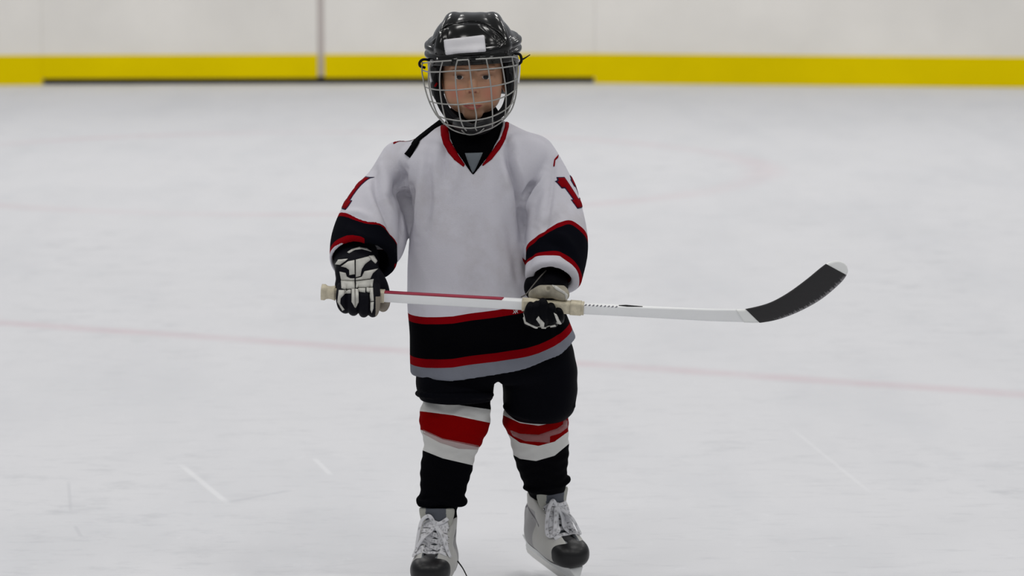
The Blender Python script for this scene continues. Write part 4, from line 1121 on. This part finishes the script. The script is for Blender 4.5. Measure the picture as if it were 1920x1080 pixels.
PL = [[(250, 355), (285, 300), (395, 290), (360, 320), (300, 360)],
      [(318, 380), (400, 320), (475, 305), (478, 470), (415, 480), (412, 420), (380, 395)], [(490, 300), (640, 262), (668, 300), (600, 350), (560, 410), (545, 490), (490, 505)],
      [(645, 255), (700, 250), (742, 315), (722, 345), (675, 300)], [(300, 440), (370, 455), (385, 500), (425, 520), (475, 520), (475, 545), (320, 545)],
      [(490, 545), (490, 520), (560, 500), (592, 435), (750, 405), (690, 460), (660, 525)], [(315, 550), (475, 552), (475, 640), (365, 655), (318, 640)],
      [(490, 555), (700, 530), (690, 625), (490, 635)], [(290, 665), (355, 665), (355, 710), (310, 760), (305, 820), (355, 890), (330, 900), (275, 800)],
      [(362, 665), (432, 660), (432, 700), (365, 705)], [(440, 650), (475, 648), (478, 870), (440, 800)], [(482, 648), (518, 650), (520, 800), (484, 870)], [(524, 640), (605, 640), (600, 690), (527, 680)],
      [(615, 635), (695, 635), (705, 790), (668, 795), (655, 695), (617, 680)], [(668, 803), (705, 800), (700, 880), (682, 930), (668, 890)]]
link('padding', pads([crop(p, 590, 440, 6.353) for p in PL], gb, th=.0035, off=.0004, step=2.6, edge=2.2), M['pad'], gl)['label'] = 'silver padding panels'
link('cuff_trim', pads([crop([(390, 212), (440, 178), (530, 150), (620, 165), (675, 205), (630, 190), (560, 172), (480, 182), (410, 222)], 590, 440, 6.353)], gb, th=.003, off=.0004, step=2.6), M['pad'], gl)

# right of the picture: palm side, fingertips over the shaft
g2 = gfield(965, 1095, 480, 640, -.26, -.01)
g2.tube(PA([(1036, 498, -.060), (1033, 518, -.090), (1032, 536, -.125)]), [.030, .034, .036])
g2.tube(PA([(1032, 536, -.130), (1026, 560, -.160)]), [.036, .034], k=.01)
g2.ell(tuple(P(998, 538, -.125)), (.018, .02, .026), k=.008)
g2.ell(tuple(P(1018, 588, -.178)), (.042, .024, .028), k=.014, n=2.4)
fingerset(g2, [([(990, 604, -.190), (990, 596, -.212), (993, 580, -.222), (995, 573, -.214)], [.010, .0105, .0100, .0085]),
               ([(1004, 607, -.194), (1004, 596, -.216), (1006, 578, -.226), (1007, 571, -.216)], [.0105, .0108, .0102, .0085]),
               ([(1020, 607, -.194), (1020, 592, -.218), (1019, 573, -.228), (1018, 566, -.218)], [.0108, .0112, .0108, .009]),
               ([(1037, 606, -.190), (1036, 596, -.214), (1034, 582, -.222), (1033, 575, -.214)], [.0108, .011, .0105, .009]),
               ([(1050, 600, -.180), (1050, 594, -.200), (1048, 586, -.208), (1046, 582, -.202)], [.009, .0095, .009, .008])])
Vg, Qg = g2.mesh(2); me = mesh(Vg, Qg); const_tint(me, (.003, .003, .0045)); gr = link('glove', me, M['glove'], root); gr['label'] = 'black glove with tan thumb, fingertips over the shaft'
gb2 = bvh_of(Vg, Qg)
t = gfield(985, 1085, 515, 590, -.25, -.10)
t.tube(PA([(1002, 553, -.168), (1018, 547, -.185), (1038, 545, -.192), (1056, 553, -.195)]), [.013, .0155, .0165, .013])
t.ell(tuple(P(1050, 548, -.190)), (.017, .013, .016), k=.006)
t.ell(tuple(P(1028, 540, -.203)), (.0035, .006, .006), k=.003, cut=True)
t.tube(PA([(1028, 566, -.212), (1045, 563, -.214), (1058, 558, -.210)]), [.0012] * 3, k=.002, cut=True)
Vt, Qt = t.mesh(2); th_ = link('thumb', mesh(Vt, Qt), M['tan'], gr); th_['label'] = 'tan leather thumb'
tb2 = bvh_of(Vt, Qt)
link('padding', pads([crop(p, 940, 480, 6.75) for p in ([(252, 665), (272, 680), (312, 830), (380, 868), (440, 893), (560, 898), (680, 868), (690, 884), (560, 914), (430, 911), (298, 850)],
     [(662, 718), (690, 735), (762, 852), (715, 872)], [(440, 800), (470, 760), (500, 800), (545, 845), (540, 896), (500, 890)])], gb2, th=.003, off=.0004, step=2.6, edge=2), M['pad'], gr)['label'] = 'silver piping'
link('thumb_cap', pads([crop([(640, 372), (700, 385), (800, 452), (838, 490), (830, 560), (812, 560), (805, 490), (770, 470), (690, 425)], 940, 480, 6.75)], tb2, th=.003, off=.0004, step=2.6, edge=2), M['pad'], gr)
link('cuff_lace', tube_mesh([PA([(1024, 507, -.142), (1012, 520, -.165), (998, 537, -.178), (987, 551, -.195), (977, 557, -.20)])], .0014, 8, 6), mat('lace_grey', (.10, .09, .08), .8), gr)

# ================================================================== THE STICK
stick = empty('hockey_stick', P(1000, 572, -.19))
tag(stick, 'white hockey stick with black taped blade, held level in both gloves', 'hockey stick')
def SY(px): return -.163 - .030 * (px - 672) / 348
AX = [(603, 547.5), (672, 552), (760, 558), (980, 570.5), (1100, 578.5), (1250, 586.5), (1330, 590.5), (1400, 592)]
def axis_y(px): return float(np.interp(px, [a[0] for a in AX], [a[1] for a in AX]))
def shaft(x0, x1, hh, ww, roll, n=24, over=0., rr=.0035, mats=None, name='shaft', taper=None):
    V, F = [], []; prof = []
    for (sx, sy) in ((1, 1), (-1, 1), (-1, -1), (1, -1)):
        for k in range(4):
            a0 = {(1, 1): 0, (-1, 1): 90, (-1, -1): 180, (1, -1): 270}[(sx, sy)] + k * 30
            prof.append((sx, sy, math.cos(R(a0)), math.sin(R(a0))))
    for i in range(n + 1):
        px = x0 + (x1 - x0) * i / n; c = P(px, axis_y(px), SY(px)); c2 = P(px + 2, axis_y(px + 2), SY(px + 2)); t = (c2 - c).normalized()
        rl = roll * (1 - min(1, max(0, (px - 1120) / 260))); up = Vector((0, -math.sin(rl), math.cos(rl))); up = (up - t * up.dot(t)).normalized(); sd = t.cross(up)   # sd points away/toward
        H_, W_ = (hh, ww) if taper is None else taper(px)
        for sx, sy, cx_, cy_ in prof:
            V.append(c + sd * (sx * (W_ / 2 + over - rr) + cx_ * rr) + up * (sy * (H_ / 2 + over - rr) + cy_ * rr))
    k = len(prof)
    for i in range(n):
        for j in range(k): a = i * k + j; b = i * k + (j + 1) % k; F.append((a, b, b + k, a + k))
    F.append(tuple(range(k))[::-1]); F.append(tuple(n * k + j for j in range(k)))
    return mesh_list(V, F)
roll = R(14)
o = link('shaft', shaft(610, 1405, .0215, .0190, roll, 60, taper=lambda px: (.0215 + .006 * max(0, (px - 1150) / 255), .019 - .009 * max(0, (px - 1150) / 255))), M['stickw'], stick)
bm_V = np.array([v.co[:] for v in o.data.vertices])
sb = BVHTree.FromPolygons([v.co[:] for v in o.data.vertices], [tuple(p.vertices) for p in o.data.polygons])
link('shaft_stripe', pads([[(716, 545.5), (945, 558.2), (941, 562.5), (716, 550)]], sb, th=.0003, off=.0004, step=5), M['stickr'], stick)['label'] = 'crimson stripe'
let = []
x = 1095
for i in range(9):
    ox, oy = 1096 + i * 7.2, 571.0 + i * .42
    for (a, b, c, d) in [(0, 2.0, 1.9, 1.3), (1.2, .6, 2.4, .9)]: let.append((ox + a * 1.7, oy + b * .95, ox + c * 1.7 + .01, oy + d * .95 + .01))
link('shaft_marks', pads(strokes(let, .8), sb, th=.0002, off=.0003, step=3), mat('lettering_ink', (.16, .16, .19), .6), stick)
link('shaft_arrow', pads([[(1160, 573.2), (1174, 572.6), (1205, 575.4), (1175, 575.0)]], sb, th=.0002, off=.0003, step=4), M['matte_black'], stick)
link('grip_tape', shaft(626, 721, .0215, .019, roll, 24, over=.0016), M['tape'], stick)['label'] = 'cream grip tape'
link('grip_tape', shaft(979, 1095, .0215, .019, roll, 24, over=.0018), M['tape'], stick)['label'] = 'cream tape where the second hand grips'
link('grip_tape_edge', shaft(1069, 1090, .0215, .019, roll, 6, over=.0030), M['tape'], stick)
link('butt_knob', shaft(603, 629, .0215, .019, roll, 8, over=.0058, rr=.012, taper=lambda px: (.0215 - .006 * abs(math.sin((px - 606) * .13)) * (px > 612), .019 - .004 * abs(math.sin((px - 606) * .13)) * (px > 612))), M['tape'], stick)
# blade
top = cr([(1380, 580.5), (1398, 579.5), (1440, 569), (1475, 551), (1510, 526), (1548, 495.5), (1566, 489), (1580, 492), (1588, 499)], 60)
bot = cr([(1395, 605), (1424, 605), (1461, 598), (1500, 583), (1540, 560.5), (1575, 531), (1588, 514), (1590, 508), (1589, 503)], 60)
def bY(px): u = (px - 1380) / 210.; return SY(1380) - .004 + .035 * max(0, u) ** 2 - .006 * u
def blade(i0, i1, th, grow_=0., shrink_end=False):
    V, F = [], []; K = 12
    for i in range(i0, i1 + 1):
        a, b = top[i], bot[i]; c = (a + b) / 2; h_ = (a - b) / 2; e = 1 + grow_ / (np.linalg.norm(h_) * .00115 + 1e-6)
        tt = th
        if i > 52: tt = th * max(.25, 1 - ((i - 52) / 9) ** 2)
        for k in range(K):
            an = 2 * math.pi * k / K; cs, sn = math.cos(an), math.sin(an)
            u = np.sign(cs) * abs(cs) ** .6; v = np.sign(sn) * abs(sn) ** .35
            q = c + h_ * u * e; p = P(q[0], q[1], bY(q[0]) + v * tt / 2 - .004 * u * u * 0); V.append(p)
    n = i1 - i0
    for i in range(n):
        for k in range(K): a = i * K + k; b = i * K + (k + 1) % K; F.append((a, b, b + K, a + K))
    F.append(tuple(range(K))[::-1]); F.append(tuple(n * K + k for k in range(K)))
    return V, F
V, F = blade(0, 59, .0085); bl = link('blade', mesh_list(V, F), M['clearp'], stick)
i0 = 5; i1 = 47
# tape follows slanted ends: choose per-edge indices
def tape():
    V, F = [], []; K = 28; n = 200
    tu = np.linspace(0, 1, n)
    ti = np.array([top[:, 0], top[:, 1]]).T; bi = bot
    def at(arr, xt): return np.array([xt, np.interp(xt, arr[:, 0], arr[:, 1])])
    # worn lower edge
    wear = []
    for i in range(n):
        a = at(ti[:50], 1398 + (1549 - 1398) * tu[i]); b = at(bi[:55], 1424 + (1587 - 1424) * tu[i]); c = (a + b) / 2; h_ = (a - b) / 2; e = 1 + .0006 / (np.linalg.norm(h_) * .00115)
        for k in range(K):
            an = 2 * math.pi * k / K; cs, sn = math.cos(an), math.sin(an); u = np.sign(cs) * abs(cs) ** .6; v = np.sign(sn) * abs(sn) ** .35
            q = c + h_ * u * e; p = P(q[0], q[1], bY(q[0]) + v * .0102 / 2); V.append(p)
            lim = -.80 + .10 * math.sin(i * .9) * math.sin(i * .37 + 1)
            ed = np.clip((lim - u) * 8, 0, 1) * min(1, max(0, (tu[i] - .15) * 6)) * random.uniform(.35, 1)
            wear.append((.014 + .30 * ed, .013 + .29 * ed, .014 + .30 * ed))
    for i in range(n - 1):
        for k in range(K): a = i * K + k; b = i * K + (k + 1) % K; F.append((a, b, b + K, a + K))
    F.append(tuple(range(K))[::-1]); F.append(tuple((n - 1) * K + k for k in range(K)))
    me = mesh_list(V, F); cattr(me, 'tint', np.array(wear)); return me
link('blade_tape', tape(), M['btape'], stick)['label'] = 'black blade tape worn along the bottom edge'
